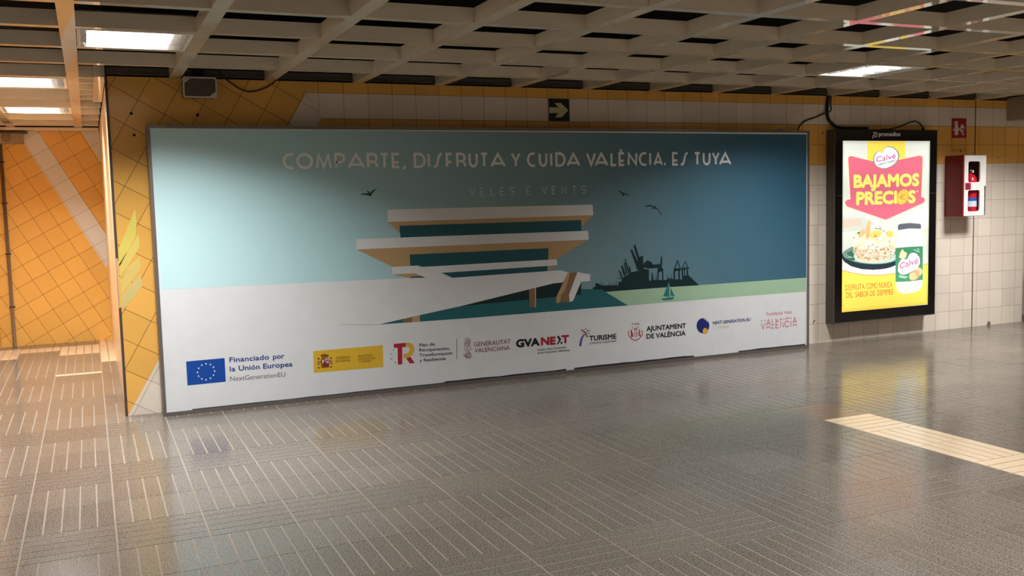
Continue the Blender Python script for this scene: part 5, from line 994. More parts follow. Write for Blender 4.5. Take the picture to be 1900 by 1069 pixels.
('poly','salad_plate_print','Lcream2',14,[(7.272,1.0102),(7.2842,1.0009),(7.2795,0.9884),(7.2567,0.9891),(7.2454,0.9974),(7.2529,1.0081)]),
('poly','salad_plate_print','Lcream2',10,[(7.2418,0.9664),(7.226,0.9712),(7.2271,0.9856),(7.2459,0.9898),(7.2663,0.9807),(7.2577,0.9661)]),
('poly','salad_plate_print','Lstraw',11,[(7.468,1.079),(7.4646,1.0888),(7.4947,1.0922),(7.5028,1.0813),(7.5043,1.0704),(7.4753,1.0643)]),
('poly','salad_plate_print','Lcream2',12,[(7.0709,1.1042),(7.0884,1.1056),(7.1023,1.0988),(7.1005,1.0894),(7.0775,1.0861),(7.0653,1.0955)]),
('poly','salad_plate_print','Lcream2',13,[(7.3373,1.0348),(7.3394,1.0452),(7.3634,1.0437),(7.3837,1.0349),(7.371,1.021),(7.341,1.0268)]),
('poly','salad_plate_print','Lwhite',14,[(7.4407,1.0812),(7.4467,1.0755),(7.4401,1.07),(7.4315,1.0702),(7.4223,1.0775),(7.432,1.0831)]),
('poly','salad_plate_print','Lstraw',10,[(7.4762,0.961),(7.4841,0.9652),(7.4945,0.9608),(7.4946,0.9532),(7.4823,0.9505),(7.4716,0.9566)]),
('poly','salad_plate_print','Lcream2',11,[(7.0454,0.985),(7.046,0.9789),(7.0421,0.9731),(7.0314,0.9767),(7.0301,0.9826),(7.0354,0.985)]),
('poly','salad_plate_print','Lstraw',12,[(7.4309,1.0481),(7.441,1.0518),(7.4547,1.0484),(7.45,1.0413),(7.4441,1.0385),(7.4322,1.0409)]),
('poly','salad_plate_print','Lcream2',13,[(7.2178,1.0528),(7.2154,1.0441),(7.2012,1.044),(7.1934,1.0515),(7.1999,1.0591),(7.2105,1.0586)]),
('poly','salad_plate_print','Lcream2',14,[(7.273,1.0429),(7.2518,1.0515),(7.2478,1.0639),(7.2672,1.0751),(7.2838,1.0655),(7.2916,1.0532)]),
('poly','salad_plate_print','Lstraw',10,[(7.0921,1.0568),(7.0683,1.0551),(7.0477,1.0636),(7.065,1.0733),(7.0811,1.0784),(7.0942,1.0661)]),
('poly','salad_plate_print','Lstraw',11,[(7.3724,1.0383),(7.3562,1.0494),(7.37,1.0609),(7.3849,1.06),(7.395,1.049),(7.3872,1.0375)]),
('poly','salad_plate_print','Lcream2',12,[(7.4476,1.0505),(7.4606,1.0508),(7.4685,1.0456),(7.4664,1.0393),(7.4543,1.0358),(7.4463,1.0437)]),
('poly','salad_plate_print','Lstraw',13,[(7.0661,1.0364),(7.0664,1.0303),(7.06,1.026),(7.0514,1.0267),(7.0426,1.0337),(7.0533,1.04)]),
('poly','salad_plate_print','Lstraw',14,[(7.5223,0.9401),(7.4963,0.9423),(7.4937,0.9562),(7.5035,0.9682),(7.5273,0.9637),(7.5332,0.9518)]),
('poly','salad_plate_print','Lcream2',10,[(7.3817,1.0129),(7.3836,1.0208),(7.4007,1.0212),(7.4101,1.0129),(7.4025,1.0037),(7.3858,1.0079)]),
('poly','salad_plate_print','Lstraw',11,[(7.135,0.982),(7.1411,0.9752),(7.1326,0.9702),(7.1225,0.9724),(7.1177,0.9784),(7.1262,0.9843)]),
('poly','salad_plate_print','Lstraw',12,[(7.4419,1.0282),(7.4493,1.0346),(7.4612,1.0337),(7.4675,1.0271),(7.4638,1.0204),(7.4484,1.0226)]),
('poly','salad_plate_print','Lstraw',13,[(7.5184,1.042),(7.5145,1.0358),(7.5056,1.035),(7.5003,1.0388),(7.5006,1.045),(7.5085,1.0463)]),
('poly','salad_plate_print','Lstraw',14,[(7.2834,1.0125),(7.2927,1.0069),(7.2857,1.0003),(7.2712,0.9994),(7.2632,1.0069),(7.2699,1.0144)]),
('poly','salad_plate_print','Lstraw',10,[(7.1374,1.062),(7.1497,1.0562),(7.1599,1.0456),(7.1401,1.0401),(7.1271,1.0445),(7.1263,1.0565)]),
('poly','salad_plate_print','Lwhite',11,[(7.3609,1.0532),(7.3835,1.0536),(7.4007,1.0475),(7.3933,1.0341),(7.3718,1.0334),(7.364,1.0423)]),
('poly','salad_plate_print','Lstraw',12,[(7.0876,0.9891),(7.0997,0.9753),(7.081,0.9692),(7.0586,0.9693),(7.0534,0.9837),(7.0677,0.9968)]),
('poly','salad_plate_print','Lwhite',13,[(7.2172,1.0651),(7.205,1.062),(7.1956,1.0661),(7.1922,1.075),(7.2067,1.0774),(7.2154,1.0711)]),
('poly','salad_plate_print','Lwhite',14,[(7.2255,1.0027),(7.241,1.0083),(7.2584,0.9983),(7.2544,0.9895),(7.2365,0.9867),(7.2191,0.9928)]),
('poly','salad_plate_print','Lstraw',10,[(7.2331,1.0354),(7.2513,1.0375),(7.2657,1.0371),(7.2669,1.0241),(7.2559,1.0166),(7.2417,1.0223)]),
('poly','salad_plate_print','Lstraw',11,[(7.3234,1.0601),(7.3076,1.0645),(7.3136,1.073),(7.3221,1.0784),(7.3349,1.0748),(7.3338,1.0649)]),
('poly','salad_plate_print','Lstraw',12,[(7.4306,0.9863),(7.42,0.9895),(7.4209,0.9948),(7.432,0.9969),(7.4372,0.9942),(7.4396,0.9884)]),
('poly','salad_plate_print','Lstraw',13,[(7.2035,1.0418),(7.1971,1.0299),(7.1826,1.0283),(7.1617,1.0391),(7.1742,1.0482),(7.1946,1.0491)]),
('poly','salad_plate_print','Lcream2',14,[(7.0503,1.0381),(7.0457,1.0245),(7.023,1.0271),(7.0037,1.0392),(7.0231,1.0514),(7.0416,1.0505)]),
('poly','salad_plate_print','Lcarrot',16,[(7.1565,1.1481),(7.196,1.2194),(7.2143,1.2244),(7.2255,1.2073),(7.2139,1.0565),(7.1943,1.0405),(7.1701,1.0358),(7.1552,1.0643)]),
('poly','salad_plate_print','Lcarrot2',15,[(7.0678,1.0509),(7.0622,1.1068),(7.1092,1.133),(7.1493,1.14),(7.1534,1.0924),(7.1027,1.0552)]),
('poly','salad_plate_print','Lstraw2',15,[(7.3726,1.0946),(7.3742,1.0868),(7.3726,1.0787),(7.368,1.0706),(7.3606,1.0629),(7.3505,1.0557),(7.3383,1.0495),(7.3243,1.0444),(7.3091,1.0406),(7.2934,1.0383),(7.2777,1.0376),(7.2626,1.0384),(7.2487,1.0408),(7.2366,1.0446),(7.2266,1.0498),(7.2192,1.056),(7.2146,1.0632),(7.2131,1.0709),(7.2146,1.0789),(7.2192,1.087),(7.2265,1.0947),(7.2365,1.1018),(7.2487,1.108),(7.2625,1.1132),(7.2776,1.117),(7.2933,1.1193),(7.309,1.1201),(7.3242,1.1193),(7.3381,1.117),(7.3504,1.1132),(7.3605,1.108),(7.368,1.1017)]),
('poly','salad_plate_print','Lochre',16,[(7.304,1.0599),(7.3037,1.0577),(7.3028,1.0556),(7.3013,1.0537),(7.2993,1.0521),(7.2968,1.0508),(7.294,1.0498),(7.291,1.0493),(7.2878,1.0492),(7.2846,1.0496),(7.2816,1.0503),(7.2787,1.0515),(7.2762,1.053),(7.2742,1.0547),(7.2727,1.0567),(7.2717,1.0589),(7.2714,1.0611),(7.2717,1.0633),(7.2726,1.0654),(7.2741,1.0672),(7.2761,1.0689),(7.2785,1.0702),(7.2813,1.0711),(7.2844,1.0716),(7.2875,1.0717),(7.2907,1.0714),(7.2938,1.0706),(7.2966,1.0695),(7.2991,1.068),(7.3011,1.0662),(7.3027,1.0642),(7.3036,1.0621)]),
('poly','salad_plate_print','Lstraw2',15,[(7.5304,1.0612),(7.5269,1.0552),(7.5216,1.0499),(7.5147,1.0457),(7.5065,1.0425),(7.4972,1.0406),(7.4873,1.04),(7.4771,1.0407),(7.467,1.0428),(7.4574,1.0461),(7.4487,1.0504),(7.4412,1.0557),(7.4352,1.0618),(7.4308,1.0683),(7.4284,1.0751),(7.428,1.0818),(7.4295,1.0883),(7.433,1.0943),(7.4383,1.0995),(7.4451,1.1038),(7.4533,1.107),(7.4626,1.1089),(7.4725,1.1095),(7.4827,1.1088),(7.4927,1.1068),(7.5024,1.1035),(7.5111,1.0992),(7.5187,1.0939),(7.5247,1.0878),(7.5291,1.0813),(7.5315,1.0745),(7.532,1.0677)]),
('stroke','salad_plate_print','Ldarkgreen',17,0.0067,[(7.2815,1.141),(7.3372,1.1307),(7.382,1.1179)]),
('stroke','salad_plate_print','Ldarkgreen',17,0.0067,[(7.3406,1.1587),(7.3595,1.1299)]),
('stroke','salad_plate_print','Ldarkgreen',17,0.0067,[(7.3823,1.0953),(7.4194,1.1137)]),
('stroke','salad_plate_print','Ldarkgreen',17,0.0067,[(6.9939,1.0538),(7.0156,1.0585)]),
('stroke','salad_plate_print','Ldarkgreen',17,0.0066,[(7.0478,1.0962),(7.0803,1.109)]),
('stroke','salad_plate_print','Ldarkgreen',17,0.0068,[(7.2355,0.9715),(7.265,0.9759)]),
('stroke','salad_plate_print','Ldarkgreen',17,0.0067,[(7.3015,1.0194),(7.3237,1.0242)]),
('stroke','salad_plate_print','Ldarkgreen',17,0.0067,[(7.4348,1.0764),(7.4421,1.0931)]),
('stroke','salad_plate_print','Ldarkgreen',17,0.0068,[(7.4732,1.0127),(7.4849,0.9839)]),
('poly','salad_plate_print','Ldarkgreen',16,[(7.0479,1.0907),(7.0586,1.1097),(7.084,1.106),(7.0697,1.0871)]),
('poly','jar_print','Ljarglass',18,[(7.6111,1.1174),(7.8972,1.1162),(7.9058,1.0521),(7.9319,1.007),(7.9424,0.9183),(7.9486,0.5798),(7.9322,0.4973),(7.894,0.464),(7.8051,0.4473),(7.6872,0.4447),(7.6211,0.4609),(7.5841,0.4961),(7.5686,0.5628),(7.5603,0.9345),(7.5709,0.9993),(7.6049,1.0524)]),
('poly','jar_print','Lwhite',19,[(7.6113,1.1065),(7.8974,1.1052),(7.9059,1.0466),(7.932,1.0015),(7.9391,0.935),(7.5661,0.9343),(7.5738,0.9992),(7.605,1.0469)]),
('poly','jar_print','Llid',20,[(7.5889,1.154),(7.6103,1.1717),(7.7486,1.1781),(7.8963,1.1646),(7.9115,1.1476),(7.9091,1.1125),(7.7496,1.1213),(7.5924,1.1093)]),
('poly','jar_print','Lgreen',20,[(7.5604,0.9258),(7.7527,0.9307),(7.9392,0.9295),(7.9457,0.5778),(7.7586,0.5717),(7.5655,0.5762)]),
('poly','jar_print','Ldarkgreen2',21,[(7.591,0.6895),(7.5977,0.758),(7.6324,0.8045),(7.6661,0.8236),(7.7052,0.8011),(7.736,0.8204),(7.7587,0.8597),(7.8053,0.8749),(7.8604,0.8632),(7.9085,0.8181),(7.9174,0.7596),(7.8869,0.703),(7.8088,0.6722),(7.7311,0.6474),(7.669,0.6392),(7.6193,0.6534)]),
('poly','jar_print','Lwhite',22,[(7.5957,0.6928),(7.602,0.7581),(7.6348,0.8024),(7.6666,0.8206),(7.7035,0.7991),(7.7326,0.8175),(7.754,0.8549),(7.7979,0.8695),(7.8498,0.8583),(7.8951,0.8154),(7.9036,0.7597),(7.8748,0.7058),(7.8012,0.6765),(7.7279,0.6528),(7.6694,0.645),(7.6225,0.6585)]),
('text','jar_print','Lmagenta',23,'Calvé',(7.6174,0.7059),(7.8769,0.7533),0.0639,0.02,0,1,'H'),
('text','jar_print','Lgreengrey',23,'SABOR CASERO',(7.6324,0.6766),(7.8775,0.7178),0.0177,0.01,0,1,'H'),
('poly','jar_print','Lpotato',22,[(7.9381,0.6637),(7.9373,0.6555),(7.9346,0.6478),(7.93,0.6407),(7.9238,0.6347),(7.9162,0.6298),(7.9075,0.6264),(7.898,0.6245),(7.8881,0.6243),(7.8782,0.6256),(7.8687,0.6285),(7.8599,0.6329),(7.8521,0.6385),(7.8457,0.6453),(7.8409,0.6528),(7.8379,0.6608),(7.8368,0.6691),(7.8377,0.6772),(7.8404,0.685),(7.8449,0.692),(7.8511,0.698),(7.8587,0.7029),(7.8673,0.7063),(7.8768,0.7082),(7.8866,0.7085),(7.8965,0.7072),(7.9061,0.7043),(7.9149,0.7),(7.9227,0.6943),(7.9291,0.6876),(7.934,0.6801),(7.937,0.672)]),
('poly','jar_print','Lpotato2',23,[(7.8939,0.6328),(7.8931,0.6231),(7.8904,0.6139),(7.8859,0.6055),(7.8797,0.5983),(7.8722,0.5925),(7.8635,0.5884),(7.854,0.5861),(7.8442,0.5857),(7.8343,0.5872),(7.8248,0.5906),(7.816,0.5957),(7.8083,0.6023),(7.8019,0.6102),(7.7971,0.619),(7.7941,0.6285),(7.793,0.6383),(7.7938,0.6479),(7.7965,0.6571),(7.801,0.6655),(7.8071,0.6727),(7.8146,0.6784),(7.8232,0.6826),(7.8327,0.6849),(7.8425,0.6854),(7.8523,0.6839),(7.8619,0.6806),(7.8707,0.6755),(7.8785,0.6689),(7.8849,0.661),(7.8897,0.6521),(7.8928,0.6426)]),
('poly','jar_print','Lpotato',24,[(7.8525,0.6184),(7.8517,0.6103),(7.849,0.6025),(7.8444,0.5955),(7.8383,0.5895),(7.8307,0.5847),(7.8221,0.5813),(7.8126,0.5794),(7.8028,0.5792),(7.793,0.5805),(7.7835,0.5835),(7.7748,0.5878),(7.7671,0.5935),(7.7607,0.6002),(7.756,0.6077),(7.753,0.6157),(7.7519,0.624),(7.7527,0.6321),(7.7554,0.6398),(7.76,0.6468),(7.7661,0.6528),(7.7736,0.6576),(7.7822,0.6611),(7.7916,0.6629),(7.8014,0.6632),(7.8112,0.6619),(7.8207,0.659),(7.8295,0.6547),(7.8372,0.649),(7.8436,0.6423),(7.8484,0.6348),(7.8514,0.6267)]),
('poly','jar_print','Lgarlic',23,[(7.6083,0.8255),(7.6249,0.8772),(7.6535,0.9142),(7.6802,0.8857),(7.717,0.8709),(7.7132,0.8349),(7.6815,0.8068),(7.6404,0.8164)]),
('stroke','jar_print','Lpalegreen',22,0.0088,[(7.8593,0.9086),(7.8893,0.893)]),
('stroke','jar_print','Lpalegreen',22,0.0088,[(7.8122,0.8996),(7.8942,0.8707)]),
('stroke','jar_print','Lpalegreen',22,0.0088,[(7.6111,0.6394),(7.7314,0.6196)]),
('stroke','jar_print','Lpalegreen',22,0.0087,[(7.6142,0.626),(7.7139,0.6073)]),
('text','maker_lettering','Lmaker',0,'promedios',(7.3177,2.0629),(7.6075,2.0646),0.0434,0.03,0,1,'d'),
('stroke','maker_lettering','Lmaker',0,0.0104,[(7.2418,2.0984),(7.2807,2.0987),(7.2929,2.092),(7.298,2.0782),(7.2933,2.0635),(7.2812,2.0562),(7.2568,2.0561)]),
('stroke','maker_lettering','Lmaker',0,0.0104,[(7.2388,2.0386),(7.241,2.0597),(7.2469,2.0725),(7.259,2.078),(7.276,2.0781)]),
]

C = {  # printed inks
 'white': (222, 221, 220), 'seagreen': (160, 190, 158), 'harbour': (18, 44, 48), 'boat': (44, 118, 116), 'mast': (170, 200, 176),
 'teal': (36, 100, 106), 'darkteal': (14, 42, 46), 'tan': (186, 152, 108), 'brown': (136, 104, 78), 'pinktan': (196, 168, 140), 'glass': (26, 82, 90),
 'subtitle': (214, 216, 216), 'headline': (236, 236, 234), 'navy': (44, 66, 140), 'grey': (100, 104, 110), 'flagblue': (22, 72, 156), 'star': (206, 226, 236),
 'yellow': (222, 178, 52), 'olive': (120, 84, 20), 'crestgold': (176, 120, 40), 'crestdark': (104, 66, 24), 'crestred': (140, 50, 30), 'crestpale': (220, 190, 170),
 'crestviolet': (140, 90, 150), 'crestblue': (80, 50, 110), 'crestgrey': (196, 176, 130), 'red': (176, 36, 56), 'gold': (222, 170, 62), 'stargrey': (166, 160, 140),
 'charcoal': (72, 70, 74), 'maroon': (140, 66, 76), 'black': (24, 22, 26), 'blue': (74, 86, 150), 'brick': (150, 62, 58), 'oliveleaf': (150, 136, 80),
 'crimson': (168, 40, 52), 'navyink': (30, 40, 112), 'palegold': (206, 180, 110), 'palegrey': (190, 188, 186), 'rose': (196, 90, 108)}
LC = {  # inks of the backlit poster, sRGB as lit from behind
 'Lbase': (214, 216, 202), 'Lyellow': (246, 212, 84), 'Lpeach': (255, 226, 170), 'Lpink': (214, 102, 122), 'Lochre': (204, 142, 52), 'Lgoldtext': (255, 226, 110),
 'Lcoin': (232, 200, 82), 'Lgrey': (140, 138, 124), 'Lwhite': (252, 252, 248), 'Lmauve': (190, 80, 146), 'Lgreengrey': (58, 106, 96), 'Lred': (224, 96, 66),
 'Lpalepink': (250, 226, 222), 'Lwood': (206, 186, 166), 'Lbrick': (196, 92, 48), 'Lnavy': (36, 48, 60), 'Lplategreen': (112, 146, 130), 'Lpalegreen': (188, 216, 200),
 'Ldarkgreen': (62, 108, 84), 'Lcream': (248, 238, 206), 'Lcream2': (252, 246, 222), 'Ltan': (222, 196, 156), 'Lpinkbit': (226, 150, 140), 'Lolive': (120, 122, 78),
 'Lstraw': (246, 222, 150), 'Lstraw2': (246, 204, 110), 'Lcarrot': (240, 178, 120), 'Lcarrot2': (238, 180, 128), 'Ljarglass': (216, 224, 204), 'Llid': (92, 94, 104),
 'Lgreen': (70, 142, 100), 'Ldarkgreen2': (88, 112, 84), 'Lmagenta': (226, 90, 150), 'Lpotato': (244, 190, 140), 'Lpotato2': (232, 160, 120), 'Lgarlic': (232, 220, 176), 'Lbrownbit': (186, 158, 118), 'Lshade': (226, 208, 176), 'Lbeige': (222, 208, 188), 'Lgreybg': (196, 200, 188)}
GLOW = 1.22
def ink(name):
    if name in MATS: return MATS[name]
    if name == 'sky':
        t = NT('sky_print_ink'); p = t.pos()
        f = t.math('ADD', t.math('DIVIDE', t.math('SUBTRACT', p[0], .44), 5.92), t.math('MULTIPLY', t.math('SUBTRACT', p[2], 1.3), .10))
        c = t.ramp(f, [(0, (.56, .77, .77, 1)), (.22, (.43, .66, .68, 1)), (.5, (.22, .34, .36, 1)), (.78, (.075, .17, .225, 1)), (1.0, (.030, .102, .160, 1))])
        t.link(c, t.b.inputs['Base Color'])
        t.b.inputs['Roughness'].default_value = .38; t.b.inputs['Specular IOR Level'].default_value = .35
        MATS[name] = t.m
        return t.m
    if name in LC:
        t = NT(name); p = t.pos()
        c = lin(LC[name])
        # fluorescent tubes stand behind the sheet: bands of stronger and weaker backlight
        band = t.math('SINE', t.math('MULTIPLY_ADD', p[2], 10.6, 1.2))
        dx = t.math('ABSOLUTE', t.math('SUBTRACT', p[0], 7.435))
        k = t.math('ADD', t.math('MULTIPLY_ADD', band, .13, 1.0), t.math('MULTIPLY', t.math('MULTIPLY', dx, dx), .35))
        edge = t.math('MULTIPLY', t.math('SUBTRACT', .60, dx), 10)
        e2 = t.math('MULTIPLY', t.math('SUBTRACT', .88, t.math('ABSOLUTE', t.math('SUBTRACT', p[2], 1.165))), 7)
        n = t.math('MINIMUM', 1, t.math('ADD', .52, t.math('MINIMUM', edge, e2)))
        t.b.inputs['Base Color'].default_value = tuple(.25 * v for v in c[:3]) + (1,)
        t.b.inputs['Roughness'].default_value = .4
        t.b.inputs['Emission Color'].default_value = c
        t.link(t.math('MULTIPLY', t.math('MULTIPLY', k, n), GLOW), t.b.inputs['Emission Strength'])
        MATS[name] = t.m
        return t.m
    if name == 'Lmaker': return mat('Lmaker', (226, 222, 218), .5, .3)
    return mat(name, C[name], .4, .35)

def text_faces(s, bold, shear, space):
    cu = bpy.data.curves.new('lettering', 'FONT')
    cu.body = s; cu.size = 1; cu.offset = bold; cu.shear = shear; cu.space_character = space
    cu.fill_mode = 'FRONT' if hasattr(cu, 'fill_mode') else cu.fill_mode
    cu.resolution_u = 3
    o = bpy.data.objects.new('lettering', cu); COL.objects.link(o)
    dg = bpy.context.evaluated_depsgraph_get()
    me = bpy.data.meshes.new_from_object(o.evaluated_get(dg))
    vs = [tuple(v.co[:2]) for v in me.vertices]; fs = [tuple(p.vertices) for p in me.polygons]
    bpy.data.objects.remove(o); bpy.data.curves.remove(cu); bpy.data.meshes.remove(me)
    return vs, fs
REFH = {}
def put_text(mb, s, a, b, cap, bold, shear, space, ref, y, m):
    """letters on the line a -> b, fitted to its length, capitals cap high; heavy letters are drawn swollen by bold"""
    if ref not in REFH:
        v, _ = text_faces(ref, 0, 0, 1); REFH[ref] = (min(p[1] for p in v), max(p[1] for p in v))
    v, f = text_faces(s, min(bold, 0), shear, space)
    lo, hi = REFH[ref]
    x0 = min(p[0] for p in v); x1 = max(p[0] for p in v)
    dx, dz = b[0] - a[0], b[1] - a[1]
    r = max(bold, 0) * cap / (hi - lo)
    L = max(math.hypot(dx, dz), 1e-6); k0 = (L - 2 * r) / L
    k = mb.mi(m)
    around = [(0, 0)] + ([(r * math.cos(i * PI / 4), r * math.sin(i * PI / 4)) for i in range(8)] if r else [])
    for n_, (ox, oz) in enumerate(around):
        base = len(mb.v); yy = y - 1.2e-5 * n_
        for px_, pz_ in v:
            u = (px_ - x0) / (x1 - x0) * k0 + r / L
            mb.v.append((a[0] + dx * u + ox, yy, a[1] + dz * u + r + (pz_ - lo) / (hi - lo) * (cap - 2 * r) + oz))
        for q in f:
            mb.f.append(tuple(base + i for i in q)); mb.m.append(k); mb.sm.append(False)
def artwork(groups, y0, step):
    """returns {group: MB}; every ink layer lies a hair in front of the one below"""
    out = {}
    cnt = 0
    for it in ART:
        g = it[1]
        if g not in groups: continue
        mb = out.setdefault(g, MB()); cnt += 1
        m = ink(it[2]); y = y0 - step * it[3] - 2e-6 * (cnt % 30)
        if it[0] == 'poly': mb.flat(it[4], y, m)
        elif it[0] == 'stroke': mb.stroke(it[5], it[4], y, m)
        else: put_text(mb, it[4], it[5], it[6], it[7], it[8], it[9], it[10], it[11], y, m)
    return out

# strokes of the art-deco headline letters: polylines in a unit box
def arc(cx, cy, rx, ry, a0, a1, n=14):
    return [(cx + rx * math.cos(math.radians(a0 + (a1 - a0) * i / n)), cy + ry * math.sin(math.radians(a0 + (a1 - a0) * i / n))) for i in range(n + 1)]
GL = {
 'C': [[(1, 1)] + arc(.66, .5, .66, .5, 90, 270) + [(1, 0)]],
 'O': [arc(.5, .5, .5, .5, 0, 360, 28)],
 'M': [[(0, 0), (.16, .92), (.5, .06), (.84, .92), (1, 0)]],
 'P': [[(0, 0), (0, 1)] + [(.45, 1)] + arc(.55, .70, .45, .30, 90, -90) + [(0, .40)]],
 'A': [[(0, 0), (.5, .97), (1, 0)], [(.14, .22), (.86, .22)]],
 'R': [[(0, 0), (0, 1)] + [(.45, 1)] + arc(.50, .70, .45, .30, 90, -70) + [(.72, .36), (.98, .18), (1, 0)], [(0, .42), (.5, .42)]],
 'T': [[(0, 1), (1, 1)], [(.5, 1), (.5, 0)]],
 'E': [[(1, 1), (0, 1), (0, 0), (1, 0)], [(0, .36), (.9, .36)]],
 ',': [[(.8, .08), (.2, -.18)]],
 'D': [[(0, 0), (0, 1), (.4, 1)] + arc(.4, .5, .6, .5, 90, -90) + [(0, 0)]],
 'I': [[(.5, 0), (.5, 1)]],
 's': [[(1, 1), (.82, .98), (.66, .85), (.52, .5), (.40, .15), (.22, .02), (0, 0)]],
 'F': [[(1, 1), (0, 1), (0, 0)], [(0, .36), (.85, .36)]],
 'U': [[(0, 1)] + arc(.5, .42, .5, .42, 180, 360) + [(1, 1)]],
 'Y': [[(0, 1), (.5, .42), (1, 1)], [(.5, .42), (.5, 0)]],
 'V': [[(0, 1), (.5, .03), (1, 1)]],
 'L': [[(0, 1), (0, 0), (1, 0)]],
 'È': [[(1, 1), (0, 1), (0, 0), (1, 0)], [(0, .36), (.9, .36)], [(.15, 1.32), (.5, 1.14)]],
 'N': [[(0, 0), (.06, .96), (.94, .04), (1, 1)]],
 '.': [[(.1, .06), (.9, .06)]]}
GL['S'] = [[(1, .85)] + arc(.5, .75, .5, .25, 40, 270, 10)[1:] + arc(.5, .25, .5, .25, 90, -140, 10)]
GL['e'] = [[(1, 1), (0, 1), (0, 0), (1, 0)], [(0, .5), (.85, .5)]]
def glyphs(run, z0, z1, w, m, y):
    mb = MB()
    for ch, a, b in run:
        ins = w / 2
        if ch in 'I.,': ax, bw = a, b - a
        else: ax, bw = a + ins, b - a - 2 * ins
        zz0, zh = z0 + ins, (z1 - z0) - 2 * ins
        for k, pl in enumerate(GL[ch]):
            mb.stroke([(ax + u * bw, zz0 + v * zh) for u, v in pl], w, y - .00004 * k, m)
    return mb
# ------------------------------------------------------------------ the billboard
def billboard():
    x0, x1, z0, z1, yf = .419, 6.392, .0, 2.109, -.175
    t = thing('billboard', 'huge blue and white advertising billboard in a thin grey frame filling the tiled wall', 'billboard', ((x0 + x1) / 2, -.09, 0))
    m_fr = mat('frame_aluminium', (116, 108, 104), .38, .5, .35)
    mb = MB(); r = .022
    mb.box(x0, x1, yf, -.002, z1 - r, z1, m_fr); mb.box(x0, x1, yf, -.002, z0, z0 + .028, m_fr)
    mb.box(x0, x0 + r, yf, -.002, z0 + .028, z1 - r, m_fr); mb.box(x1 - r, x1, yf, -.002, z0 + .028, z1 - r, m_fr)
    mb.build('frame', t)
    sheet = MB(); sheet.box(x0 + r, x1 - r, -.166, -.158, .028, z1 - r, ink('white'))
    ps = sheet.build('poster', t)
    gs = []
    for it in ART:
        if not it[2].startswith('L') and it[1] not in gs: gs.append(it[1])
    aw = artwork(gs, -.1662, .00035)
    for g in gs: sub(aw[g], g.split('#')[0], ps)
    for ch in HEADLINE:
        sub(glyphs([ch], HZ[1], HZ[0], .0205, ink('headline'), -.1672), 'punctuation_print' if ch[0] in ',.' else 'headline_letter', ps)
    for ch in SUBTITLE:
        sub(glyphs([ch], SZ[1], SZ[0], .0052, ink('subtitle'), -.1672), 'subtitle_letter', ps)
    # torn lower edge of the sheet: the dull rail shows where the vinyl is short
    mb = MB()
    m_strip = mat('dark_backing', (52, 46, 44), .7, .2)
    rr = random.Random(3)
    for xa, xb, h in ((.62, 2.6, .006), (2.6, 3.72, .014), (3.8, 5.05, .016), (5.55, 6.35, .014)):
        n = int((xb - xa) / .12); pts = [(xa + (xb - xa) * i / n, .030 + h * rr.uniform(.55, 1)) for i in range(n + 1)]
        mb.flat([(xa, .0285)] + pts + [(xb, .0285)], -.1668, m_strip)
    sub(mb, 'torn_edge', ps)
    for x in (.592, 3.63, 6.17):
        mb = MB(); mc = mat('white_clip', (188, 184, 178), .5, .4)
        mb.box(x - .02, x + .02, -.03, -.002, z1 + .001, z1 + .03, mc, .003); mb.box(x - .008, x + .008, -.05, -.03, z1 + .001, z1 + .016, m_dark)
        mb.build('clip', t)
billboard()

